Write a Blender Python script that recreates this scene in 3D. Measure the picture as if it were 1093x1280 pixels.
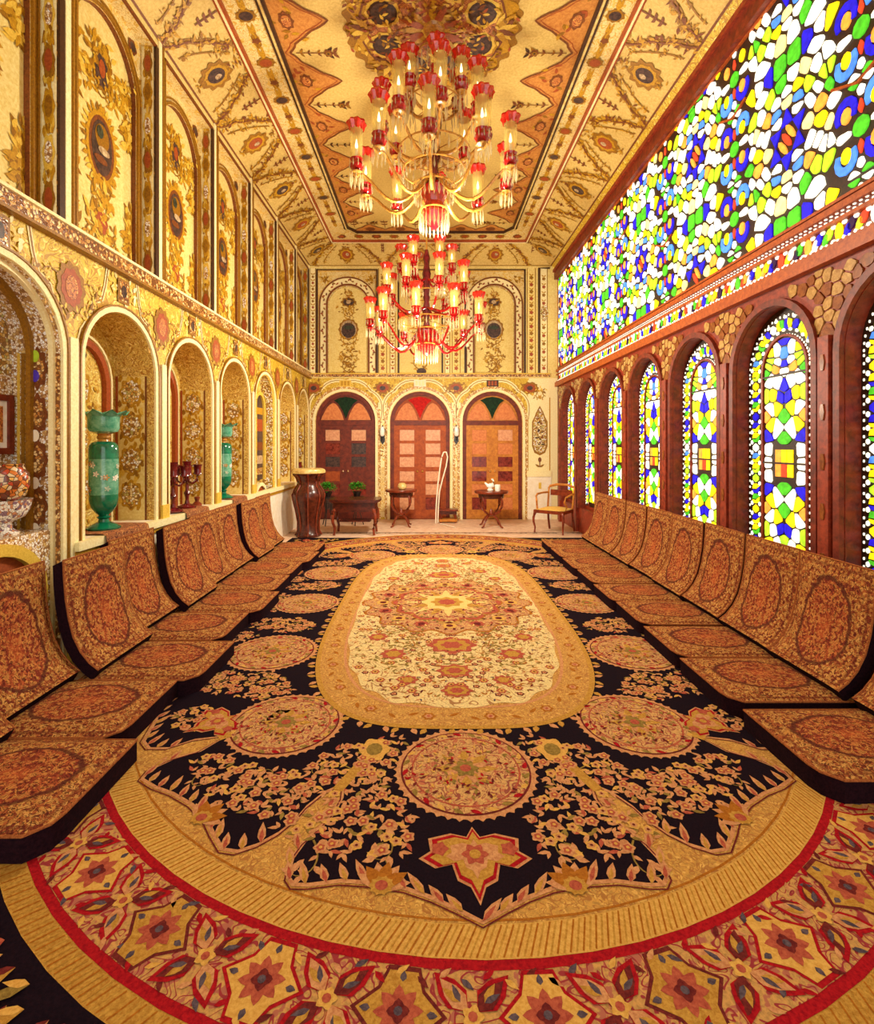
import bpy, bmesh, math, random
from mathutils import Vector, Matrix

for o in list(bpy.data.objects):
    bpy.data.objects.remove(o, do_unlink=True)
SC = bpy.context.scene
COL = SC.collection
PI = math.pi

# ------------------------------------------------------------------ camera
FPX = 640.0                       # focal length in pixels of the 1093 x 1280 frame
cam = bpy.data.cameras.new('camera')
cam.sensor_fit = 'HORIZONTAL'
cam.sensor_width = 36.0
cam.lens = 36.0 * FPX / 1093.0
cam.shift_x = (546.5 - 537.0) / 1093.0
cam.shift_y = -(640.0 - 556.0) / 1093.0
cam.clip_start = 0.02
cam_o = bpy.data.objects.new('camera', cam)
cam_o.location = (0, 0, 1.5)
cam_o.rotation_euler = (PI / 2, 0, 0)
COL.objects.link(cam_o)
SC.camera = cam_o

# ------------------------------------------------------------------ daylight and exposure
w = bpy.data.worlds.new('daylight')
SC.world = w
w.use_nodes = True
bg = w.node_tree.nodes['Background']
bg.inputs['Color'].default_value = (1.0, 0.97, 0.86, 1)
bg.inputs['Strength'].default_value = 1.5  # even warm-white world, reaching the hall as fill through the open rear
SC.view_settings.view_transform = 'Standard'
SC.view_settings.look = 'None'
SC.view_settings.gamma = 1.0
SC.view_settings.use_curve_mapping = False
SC.view_settings.exposure = 0.55

# ------------------------------------------------------------------ room measures (metres)
XL, XR, YB = -2.42, 2.58, 10.3    # left wall, right wall, end wall
YF = -1.5                         # unseen rear end, left open to let world light in as fill
ZR0, ZR1 = 2.84, 2.94             # cornice rail
ZT = 5.10                         # wall top
ZC = 5.50                         # flat ceiling
GLOW = 0.95                       # brightness of daylight in the coloured panes
LAMP = 178.0                       # watts of the fill lamp under each chandelier

# ------------------------------------------------------------------ helpers
def lin(c):
    def f(v):
        v /= 255.0
        return v / 12.92 if v <= 0.04045 else ((v + 0.055) / 1.055) ** 2.4
    return (f(c[0]), f(c[1]), f(c[2]), 1.0)

def tag(o, label, cat, group=None, kind=None):
    o['label'] = label
    o['category'] = cat
    if group: o['group'] = group
    if kind: o['kind'] = kind
    return o

def empty(name, loc=(0, 0, 0), rz=0.0):
    o = bpy.data.objects.new(name, None)
    o.location = loc
    o.rotation_euler = (0, 0, rz)
    o.empty_display_size = 0.1
    COL.objects.link(o)
    return o

MATS = {}

class MB:
    """collects faces of several materials; build() links them as one mesh object"""
    def __init__(self):
        self.v = []; self.f = []; self.m = []; self.slots = []; self.uv = {}
    def slot(self, mat):
        if mat not in self.slots: self.slots.append(mat)
        return self.slots.index(mat)
    def add(self, verts, faces, mat):
        b = len(self.v); s = self.slot(mat)
        self.v.extend([tuple(p) for p in verts])
        for f in faces:
            self.f.append([b + i for i in f]); self.m.append(s)
    def poly(self, verts, mat):
        self.add(verts, [list(range(len(verts)))], mat)
    def box(self, c, s, mat, rz=0.0):
        x, y, z = s[0] / 2, s[1] / 2, s[2] / 2
        cr, sr = math.cos(rz), math.sin(rz)
        vs = []
        for dz in (-z, z):
            for dx, dy in ((-x, -y), (x, -y), (x, y), (-x, y)):
                vs.append((c[0] + dx * cr - dy * sr, c[1] + dx * sr + dy * cr, c[2] + dz))
        self.add(vs, [(0, 3, 2, 1), (4, 5, 6, 7), (0, 1, 5, 4), (1, 2, 6, 5), (2, 3, 7, 6), (3, 0, 4, 7)], mat)
    def lathe(self, prof, c, mat, n=16, sx=1.0, sy=1.0, ribs=0, rib=0.0):
        vs = []; fs = []
        for r, z in prof:
            for k in range(n):
                a = 2 * PI * k / n
                rr = r * (1 + (rib * math.cos(a * ribs) if ribs else 0))
                vs.append((c[0] + rr * math.cos(a) * sx, c[1] + rr * math.sin(a) * sy, c[2] + z))
        for i in range(len(prof) - 1):
            for k in range(n):
                k2 = (k + 1) % n
                fs.append((i * n + k, i * n + k2, (i + 1) * n + k2, (i + 1) * n + k))
        fs.append(list(range(n))[::-1])
        fs.append([(len(prof) - 1) * n + k for k in range(n)])
        self.add(vs, fs, mat)
    def tube(self, pts, rad, mat, n=8, closed=False):
        pts = [Vector(p) for p in pts]
        if not callable(rad):
            r0 = rad; rad = lambda t: r0
        vs = []; fs = []
        N = len(pts)
        up = Vector((0, 0, 1))
        for i, p in enumerate(pts):
            if closed: t = pts[(i + 1) % N] - pts[i - 1]
            else: t = pts[min(i + 1, N - 1)] - pts[max(i - 1, 0)]
            t.normalize()
            a = up if abs(t.dot(up)) < 0.95 else Vector((1, 0, 0))
            s = t.cross(a).normalized(); q = s.cross(t)
            r = rad(i / max(N - 1, 1))
            for k in range(n):
                an = 2 * PI * k / n
                vs.append(p + s * (r * math.cos(an)) + q * (r * math.sin(an)))
        for i in range(N if closed else N - 1):
            j = (i + 1) % N
            for k in range(n):
                k2 = (k + 1) % n
                fs.append((i * n + k, i * n + k2, j * n + k2, j * n + k))
        if not closed:
            fs.append(list(range(n))[::-1]); fs.append([(N - 1) * n + k for k in range(n)])
        self.add(vs, fs, mat)
    def slab(self, M, pts, w0, w1, mat, edge=None):
        """prism of a 2-D outline, from depth w0 (back) to w1 (front)"""
        n = len(pts)
        vs = [M(p[0], p[1], w0) for p in pts] + [M(p[0], p[1], w1) for p in pts]
        self.add(vs, [list(range(n, 2 * n))], mat)
        self.add(vs, [(i, (i + 1) % n, n + (i + 1) % n, n + i) for i in range(n)], edge or mat)
    def grid(self, P, mat, uvname=None):
        """P[i][j] points; UV 0..1"""
        ni, nj = len(P), len(P[0]); b = len(self.v); s = self.slot(mat)
        for row in P: self.v.extend([tuple(p) for p in row])
        for i in range(ni - 1):
            for j in range(nj - 1):
                idx = [b + i * nj + j, b + i * nj + j + 1, b + (i + 1) * nj + j + 1, b + (i + 1) * nj + j]
                self.uv[len(self.f)] = [(j / (nj - 1), i / (ni - 1)), ((j + 1) / (nj - 1), i / (ni - 1)),
                                        ((j + 1) / (nj - 1), (i + 1) / (ni - 1)), (j / (nj - 1), (i + 1) / (ni - 1))]
                self.f.append(idx); self.m.append(s)
    def mesh(self, name, smooth=False):
        me = bpy.data.meshes.new(name)
        me.from_pydata(self.v, [], self.f)
        for s in self.slots: me.materials.append(MATS[s])
        me.polygons.foreach_set('material_index', self.m)
        if smooth: me.polygons.foreach_set('use_smooth', [True] * len(self.f))
        if self.uv:
            uvl = me.uv_layers.new(name='UVMap')
            for fi, us in self.uv.items():
                st = me.polygons[fi].loop_start
                for k, u in enumerate(us): uvl.data[st + k].uv = u
        me.update()
        if smooth:
            try: me.set_sharp_from_angle(angle=math.radians(40))
            except Exception: pass
        return me
    def build(self, name, parent=None, smooth=False, loc=None):
        o = bpy.data.objects.new(name, self.mesh(name, smooth))
        COL.objects.link(o)
        if parent: o.parent = parent
        if loc: o.location = loc
        return o

def link_mesh(name, me, parent=None, loc=None, rz=None, scale=None):
    o = bpy.data.objects.new(name, me)
    COL.objects.link(o)
    if parent: o.parent = parent
    if loc: o.location = loc
    if rz: o.rotation_euler = (0, 0, rz)
    if scale: o.scale = scale
    return o

def copy_tree(o, parent=None):
    c = o.copy(); COL.objects.link(c); c.parent = parent
    for ch in list(o.children): copy_tree(ch, c)
    return c

# surface maps (along, up, out of the wall into the room)
def ML(u, v, w): return (XL + w, u, v)
def MR(u, v, w): return (XR - w, u, v)
def MBK(u, v, w): return (u, YB - w, v)
def MC(u, v, w): return (u, v, ZC - w)
def MF(u, v, w): return (u, v, w)

# ------------------------------------------------------------------ materials
def node_mat(name):
    m = bpy.data.materials.new(name); m.use_nodes = True
    MATS[name] = m
    nt = m.node_tree
    return m, nt, nt.nodes['Principled BSDF']

def math_n(nt, op, a, b=None, c=None, clamp=False):
    n = nt.nodes.new('ShaderNodeMath'); n.operation = op; n.use_clamp = clamp
    for i, x in enumerate((a, b, c)):
        if x is None: continue
        if isinstance(x, (int, float)): n.inputs[i].default_value = x
        else: nt.links.new(x, n.inputs[i])
    return n.outputs[0]

def mix_n(nt, fac, a, b):
    n = nt.nodes.new('ShaderNodeMix'); n.data_type = 'RGBA'
    if isinstance(fac, (int, float)): n.inputs[0].default_value = fac
    else: nt.links.new(fac, n.inputs[0])
    for i, x in ((6, a), (7, b)):
        if isinstance(x, tuple): n.inputs[i].default_value = x
        else: nt.links.new(x, n.inputs[i])
    return n.outputs[2]

def coord(nt, kind='pos'):
    if kind == 'pos':
        return nt.nodes.new('ShaderNodeNewGeometry').outputs['Position']
    return nt.nodes.new('ShaderNodeTexCoord').outputs['UV' if kind == 'uv' else 'Object']

def noise_n(nt, co, scale, detail=3, dist=0.0, rough=0.55):
    n = nt.nodes.new('ShaderNodeTexNoise')
    nt.links.new(co, n.inputs['Vector'])
    n.inputs['Scale'].default_value = scale
    n.inputs['Detail'].default_value = detail
    n.inputs['Distortion'].default_value = dist
    n.inputs['Roughness'].default_value = rough
    return n

def voro_n(nt, co, scale, feature='F1', rnd=1.0):
    n = nt.nodes.new('ShaderNodeTexVoronoi'); n.feature = feature
    nt.links.new(co, n.inputs['Vector'])
    n.inputs['Scale'].default_value = scale
    n.inputs['Randomness'].default_value = rnd
    return n

def ramp_n(nt, fac, stops, constant=False):
    n = nt.nodes.new('ShaderNodeValToRGB')
    nt.links.new(fac, n.inputs[0])
    cr = n.color_ramp
    if constant: cr.interpolation = 'CONSTANT'
    while len(cr.elements) < len(stops): cr.elements.new(0.5)
    for e, (p, c) in zip(cr.elements, stops):
        e.position = p; e.color = c
    return n.outputs[0]

def bump_n(nt, bs, h, strength=0.3, dist=0.01):
    b = nt.nodes.new('ShaderNodeBump')
    b.inputs['Strength'].default_value = strength
    b.inputs['Distance'].default_value = dist
    nt.links.new(h, b.inputs['Height'])
    nt.links.new(b.outputs[0], bs.inputs['Normal'])

def plain(name, c1, c2=None, scale=60, rough=0.55, metal=0.0, co='pos', bump=0.0, detail=4, spec=0.4):
    """speckled paint, wood, plaster: two close colours mottled by noise"""
    m, nt, bs = node_mat(name)
    if c2 is None: c2 = tuple(int(x * 0.86) for x in c1)
    n = noise_n(nt, coord(nt, co), scale, detail, 0.3, 0.7)
    col = ramp_n(nt, n.outputs[0], [(0.36, lin(c2)), (0.64, lin(c1))])
    nt.links.new(col, bs.inputs['Base Color'])
    bs.inputs['Roughness'].default_value = rough
    bs.inputs['Metallic'].default_value = metal
    bs.inputs['Specular IOR Level'].default_value = spec
    if bump: bump_n(nt, bs, n.outputs[0], bump)
    return m

def filigree(name, bgc, line, accent, scale=9.0, k=5.0, width=0.22, rough=0.5, co='pos', acc=0.58, bump=0.25, grain=90):
    """fine painted scrollwork: contour lines of a warped noise, with blots of an accent colour"""
    m, nt, bs = node_mat(name)
    c = coord(nt, co)
    n = noise_n(nt, c, scale, 1.0, 1.6)
    p = math_n(nt, 'PINGPONG', math_n(nt, 'MULTIPLY', n.outputs[0], k * 2), 1.0)
    ln = ramp_n(nt, p, [(width, (1, 1, 1, 1)), (width + 0.1, (0, 0, 0, 1))])
    g = noise_n(nt, c, grain, 3, 0.0, 0.7)
    bgm = ramp_n(nt, g.outputs[0], [(0.33, lin(tuple(int(x * 0.8) for x in bgc))), (0.6, lin(bgc))])
    n2 = noise_n(nt, c, scale * 2.3, 2, 0.8)
    bl = ramp_n(nt, n2.outputs[0], [(acc, (0, 0, 0, 1)), (acc + 0.04, (1, 1, 1, 1))])
    col = mix_n(nt, bl, bgm, lin(accent))
    col = mix_n(nt, ln, col, lin(line))
    nt.links.new(col, bs.inputs['Base Color'])
    bs.inputs['Roughness'].default_value = rough
    if bump: bump_n(nt, bs, p, bump, 0.006)
    return m

def mosaic(name, stops, scale=30, rough=0.25, co='pos', lead=(70, 45, 20), lw=0.05, spec=0.6, metal=0.0):
    """small set pieces, each its own colour, with dark joints"""
    m, nt, bs = node_mat(name)
    c = coord(nt, co)
    v = voro_n(nt, c, scale)
    sep = nt.nodes.new('ShaderNodeSeparateColor')
    nt.links.new(v.outputs['Color'], sep.inputs[0])
    n = len(stops)
    col = ramp_n(nt, sep.outputs[0], [(i / n, lin(s)) for i, s in enumerate(stops)], True)
    e = voro_n(nt, c, scale, 'DISTANCE_TO_EDGE')
    ed = ramp_n(nt, e.outputs[0], [(lw, (1, 1, 1, 1)), (lw + 0.04, (0, 0, 0, 1))])
    col = mix_n(nt, ed, col, lin(lead))
    nt.links.new(col, bs.inputs['Base Color'])
    bs.inputs['Roughness'].default_value = rough
    bs.inputs['Metallic'].default_value = metal
    bump_n(nt, bs, e.outputs[0], 0.3, 0.01)
    return m

# paint and plaster
plain('cream', (240, 220, 146), (222, 192, 104), 45, 0.6, bump=0.05)
plain('cream_light', (250, 238, 190), (236, 216, 152), 60, 0.6)
plain('plaster_white', (250, 240, 222), (238, 222, 194), 12, 0.7)
plain('ceiling_cream', (222, 192, 114), (200, 164, 86), 40, 0.6, bump=0.05)
plain('gold', (206, 156, 30), (168, 116, 14), 70, 0.45)
plain('gold_dark', (164, 114, 18), (128, 82, 12), 70, 0.45)
plain('gold_light', (236, 200, 84), (212, 168, 50), 70, 0.45)
plain('brown', (138, 74, 28), (98, 48, 18), 60, 0.5)
plain('brown_dark', (74, 40, 20), (44, 22, 12), 60, 0.45)
plain('rust', (176, 84, 34), (142, 58, 22), 50, 0.5)
plain('orange_paint', (206, 142, 66), (180, 108, 42), 30, 0.55)
plain('picture_dark', (92, 66, 58), (40, 30, 36), 30, 0.3)
plain('picture_pale', (214, 190, 150), (140, 104, 70), 30, 0.3)
plain('picture_green', (64, 78, 62), (34, 34, 30), 30, 0.3)
filigree('gold_filigree', (230, 192, 54), (182, 132, 18), (244, 222, 116), 8.0, 6.0, 0.25)
filigree('cream_filigree', (244, 218, 150), (206, 160, 60), (226, 186, 84), 9.0, 5.0, 0.16)
filigree('rust_filigree', (206, 124, 58), (130, 56, 20), (226, 168, 80), 11.0, 6.0, 0.22)
filigree('niche_filigree', (240, 210, 104), (196, 144, 44), (250, 232, 154), 9.0, 6.0, 0.24)
filigree('reveal_pattern', (236, 198, 96), (178, 122, 40), (246, 222, 138), 14.0, 5.0, 0.3)
mosaic('mirror_mosaic', [(252, 244, 220), (232, 200, 120), (176, 126, 60), (250, 232, 170), (150, 110, 60), (220, 172, 80), (255, 255, 250), (196, 190, 110)], 48, 0.2, lead=(140, 96, 40))
mosaic('mirror_mosaic_white', [(255, 252, 244), (250, 236, 210), (196, 150, 90), (255, 255, 255), (150, 108, 70), (250, 236, 214), (224, 190, 120)], 62, 0.15, lead=(170, 124, 70))
mosaic('brown_mosaic', [(196, 130, 60), (130, 76, 32), (222, 170, 90), (112, 62, 28), (240, 212, 150)], 52, 0.3, lead=(120, 74, 32))
mosaic('bead_strip', [(246, 220, 150), (206, 150, 60), (250, 236, 190), (190, 130, 60)], 40, 0.4, lw=0.08, lead=(170, 116, 50))
# timber and lead of the window wall
plain('window_timber', (140, 50, 26), (84, 24, 14), 16, 0.45, detail=8, bump=0.1)
plain('window_timber_red', (164, 62, 32), (112, 34, 18), 22, 0.45, detail=8)
plain('timber_orange', (190, 96, 34), (150, 64, 22), 30, 0.45, detail=6)
plain('lead', (60, 34, 20), (34, 20, 12), 50, 0.5)
plain('unlit_glass_cream', (206, 170, 104), (166, 120, 64), 25, 0.25)
plain('unlit_glass_amber', (156, 92, 44), (120, 62, 28), 25, 0.25)
# furniture
plain('dark_wood', (96, 38, 24), (48, 16, 12), 18, 0.25, detail=7, co='obj')
plain('red_wood', (142, 58, 30), (92, 32, 18), 18, 0.28, detail=7, co='obj')
plain('honey_wood', (206, 134, 46), (168, 94, 26), 14, 0.6, detail=7)
plain('door_wood', (176, 82, 26), (138, 54, 16), 14, 0.65, detail=7)
plain('door_wood_dark', (124, 44, 22), (84, 24, 14), 14, 0.6, detail=7)
plain('pink_pane', (226, 168, 126), (200, 130, 92), 20, 0.5)  # warm light from behind the doors is put into this pane colour
plain('red_pane_glass', (150, 60, 48), (90, 30, 28), 16, 0.15)
plain('orange_pane', (216, 136, 76), (194, 104, 54), 20, 0.6)
plain('green_pane', (30, 58, 34), (16, 30, 20), 20, 0.55, spec=0.1)
plain('crimson_pane', (206, 32, 26), (160, 18, 18), 20, 0.6, spec=0.1)
plain('yellow_cloth', (226, 186, 96), (206, 156, 66), 40, 0.8, co='obj')
plain('white_china', (252, 248, 240), (232, 224, 212), 30, 0.2, co='obj')
plain('white_rope', (248, 240, 222), (222, 206, 180), 90, 0.7, co='obj')
plain('black_metal', (46, 34, 30), (24, 18, 18), 40, 0.35, co='obj')
plain('marble_gold', (232, 206, 136), (198, 160, 88), 14, 0.2, co='obj')
plain('leaf_green', (92, 190, 56), (40, 120, 26), 30, 0.6, co='obj')
plain('green_glass', (14, 128, 92), (6, 84, 62), 10, 0.12, co='obj', spec=0.7)
plain('green_glass_pale', (122, 186, 160), (50, 140, 110), 16, 0.15, co='obj', spec=0.7)
plain('pale_enamel', (222, 214, 190), (120, 170, 150), 40, 0.2, co='obj')
plain('wine_glass_red', (122, 26, 34), (70, 10, 20), 10, 0.15, co='obj', spec=0.7)
plain('floor_stone', (236, 204, 176), (212, 170, 140), 9, 0.5)
plain('floor_band', (120, 84, 66), (84, 56, 48), 20, 0.5)
mosaic('porcelain', [(252, 246, 236), (250, 238, 220), (214, 150, 110), (252, 250, 246), (150, 120, 140)], 40, 0.15, co='obj', lw=0.01)
mosaic('bowl_bloom', [(214, 120, 50), (190, 70, 40), (236, 180, 90), (120, 60, 40), (226, 200, 160)], 34, 0.2, co='obj', lw=0.03)
filigree('runner_fabric', (176, 104, 52), (96, 40, 22), (214, 160, 90), 18.0, 5.0, 0.25, 0.9, bump=0.2)
# chandelier
plain('ruby', (186, 16, 22), (128, 4, 12), 20, 0.12, co='obj', spec=0.8)
plain('ruby_light', (216, 44, 26), (172, 16, 16), 26, 0.15, co='obj', spec=0.8)
plain('gilt', (206, 150, 60), (150, 92, 30), 40, 0.3, co='obj', spec=0.6)

def glass_mat(name, c, alpha, rough=0.08):
    m, nt, bs = node_mat(name)
    bs.inputs['Base Color'].default_value = lin(c)
    bs.inputs['Roughness'].default_value = rough
    bs.inputs['Alpha'].default_value = alpha
    bs.inputs['Specular IOR Level'].default_value = 0.8
    return m
glass_mat('chimney_glass', (246, 222, 130), 0.38)
glass_mat('crystal', (226, 210, 166), 0.42)

def emit_mat(name, c, strength, grain=None):
    m, nt, bs = node_mat(name)
    nt.nodes.remove(bs)
    out = nt.nodes['Material Output']
    e = nt.nodes.new('ShaderNodeEmission')
    e.inputs['Color'].default_value = lin(c); e.inputs['Strength'].default_value = strength
    nt.links.new(e.outputs[0], out.inputs[0])
    return m
emit_mat('bulb', (255, 226, 160), 5.0)

def pane_mat(name, c, strength):
    """backlit coloured glass: daylight shining through, slightly uneven, with a glossy face"""
    m, nt, bs = node_mat(name)
    n = noise_n(nt, coord(nt, 'pos'), 22, 2)
    c2 = tuple(int(x * 0.84) for x in c)
    col = ramp_n(nt, n.outputs[0], [(0.3, lin(c2)), (0.6, lin(c))])
    nt.links.new(col, bs.inputs['Base Color'])
    nt.links.new(col, bs.inputs['Emission Color'])
    bs.inputs['Emission Strength'].default_value = strength
    bs.inputs['Roughness'].default_value = 0.55
    bs.inputs['Specular IOR Level'].default_value = 0.15
    return m
pane_mat('pane_white', (255, 250, 228), GLOW)
pane_mat('pane_cream', (246, 218, 140), GLOW)
pane_mat('pane_yellow', (252, 214, 20), GLOW)
pane_mat('pane_blue', (34, 24, 190), GLOW)
pane_mat('pane_sky', (70, 128, 226), GLOW)
pane_mat('pane_green', (70, 172, 34), GLOW)
pane_mat('pane_lime', (168, 214, 40), GLOW)
pane_mat('pane_orange', (244, 150, 56), GLOW)
pane_mat('pane_red', (214, 62, 34), GLOW)
pane_mat('pane_dark', (44, 20, 52), GLOW)
plain('lime_reflection', (190, 226, 60), None, 30, 0.1)  # a reflection in the mirror pieces, painted as flat lime
plain('violet_reflection', (86, 60, 210), None, 30, 0.1)  # a reflection in the mirror pieces, painted as flat violet

# carpet wool
plain('wool_navy', (30, 16, 26), (16, 8, 18), 120, 0.95, spec=0.05)
plain('wool_gold', (192, 148, 68), (160, 112, 44), 90, 0.95, bump=0.2, spec=0.05)
plain('wool_gold_light', (212, 168, 88), (190, 140, 64), 90, 0.95, spec=0.05)
plain('wool_ochre', (172, 108, 36), (142, 82, 26), 90, 0.95, spec=0.05)
plain('wool_peach', (204, 150, 102), (172, 112, 74), 80, 0.95, spec=0.05)
plain('wool_rose', (178, 92, 68), (146, 62, 50), 80, 0.95, spec=0.05)
plain('wool_cream', (232, 198, 128), (212, 168, 94), 80, 0.95, spec=0.05)
plain('wool_crimson', (172, 26, 34), (132, 14, 26), 80, 0.95, spec=0.05)
plain('wool_maroon', (116, 44, 40), (84, 28, 30), 80, 0.95, spec=0.05)
plain('wool_olive', (150, 124, 60), (112, 90, 44), 80, 0.95, spec=0.05)
plain('wool_grey', (98, 84, 92), (64, 52, 64), 80, 0.95, spec=0.05)
filigree('wool_field', (226, 200, 136), (152, 104, 56), (204, 156, 92), 8.0, 5.0, 0.12, 0.95, acc=0.62, bump=0.1)
filigree('wool_medallion', (204, 156, 90), (136, 62, 44), (176, 98, 62), 14.0, 5.0, 0.2, 0.95, acc=0.56, bump=0.1)
filigree('wool_border', (196, 146, 78), (140, 34, 40), (164, 92, 70), 11.0, 5.0, 0.2, 0.95, acc=0.56, bump=0.1)
filigree('wool_goldfield', (198, 146, 62), (160, 104, 40), (210, 164, 80), 22.0, 4.0, 0.2, 0.95, bump=0.2)

def cushion_fabric():
    m, nt, bs = node_mat('cushion_fabric')
    uv = coord(nt, 'uv'); c = coord(nt, 'obj')
    sx = nt.nodes.new('ShaderNodeSeparateXYZ'); nt.links.new(uv, sx.inputs[0])
    du = math_n(nt, 'MULTIPLY', math_n(nt, 'SUBTRACT', sx.outputs[0], 0.5), 2.0)
    dv = math_n(nt, 'MULTIPLY', math_n(nt, 'SUBTRACT', sx.outputs[1], 0.5), 2.0)
    wob = noise_n(nt, c, 16, 1)
    wv = math_n(nt, 'MULTIPLY', math_n(nt, 'SUBTRACT', wob.outputs[0], 0.5), 0.16)
    r = math_n(nt, 'SQRT', math_n(nt, 'ADD', math_n(nt, 'POWER', math_n(nt, 'DIVIDE', du, 0.64), 2.0),
                                  math_n(nt, 'POWER', math_n(nt, 'DIVIDE', dv, 0.76), 2.0)))
    r = math_n(nt, 'ADD', r, wv)
    n = noise_n(nt, c, 27, 1.0, 1.6)
    p = math_n(nt, 'PINGPONG', math_n(nt, 'MULTIPLY', n.outputs[0], 11), 1.0)
    ln = ramp_n(nt, p, [(0.26, (1, 1, 1, 1)), (0.44, (0, 0, 0, 1))])
    v = voro_n(nt, c, 74)
    sp = nt.nodes.new('ShaderNodeSeparateColor'); nt.links.new(v.outputs['Color'], sp.inputs[0])
    outer = ramp_n(nt, sp.outputs[0], [(0, lin((186, 130, 66))), (0.3, lin((158, 88, 48))), (0.6, lin((196, 146, 80))), (0.85, lin((124, 56, 38)))], True)
    inner = ramp_n(nt, sp.outputs[0], [(0, lin((166, 84, 48))), (0.25, lin((192, 132, 68))), (0.5, lin((130, 54, 38))), (0.75, lin((190, 118, 64)))], True)
    ins = ramp_n(nt, r, [(0.92, (1, 1, 1, 1)), (1.0, (0, 0, 0, 1))])
    col = mix_n(nt, ins, outer, inner)
    col = mix_n(nt, math_n(nt, 'MULTIPLY', ln, 0.85), col, lin((72, 28, 24)))
    ring = ramp_n(nt, math_n(nt, 'ABSOLUTE', math_n(nt, 'SUBTRACT', r, 0.97)), [(0.03, (1, 1, 1, 1)), (0.07, (0, 0, 0, 1))])
    col = mix_n(nt, math_n(nt, 'MULTIPLY', ring, 0.8), col, lin((70, 26, 26)))
    core = ramp_n(nt, r, [(0.2, (1, 1, 1, 1)), (0.3, (0, 0, 0, 1))])
    col = mix_n(nt, math_n(nt, 'MULTIPLY', core, 0.25), col, lin((200, 100, 52)))
    em = math_n(nt, 'MAXIMUM', math_n(nt, 'ABSOLUTE', du), math_n(nt, 'ABSOLUTE', dv))
    bd = ramp_n(nt, math_n(nt, 'ABSOLUTE', math_n(nt, 'SUBTRACT', em, 0.9)), [(0.012, (1, 1, 1, 1)), (0.03, (0, 0, 0, 1))])
    col = mix_n(nt, math_n(nt, 'MULTIPLY', bd, 0.6), col, lin((96, 36, 28)))
    nt.links.new(col, bs.inputs['Base Color'])
    bs.inputs['Roughness'].default_value = 0.95
    bs.inputs['Specular IOR Level'].default_value = 0.1
    bump_n(nt, bs, p, 0.25, 0.004)
cushion_fabric()
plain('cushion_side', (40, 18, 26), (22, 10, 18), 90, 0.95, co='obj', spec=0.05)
plain('cushion_piping', (172, 104, 56), (120, 64, 36), 120, 0.9, co='obj', spec=0.1)

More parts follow.
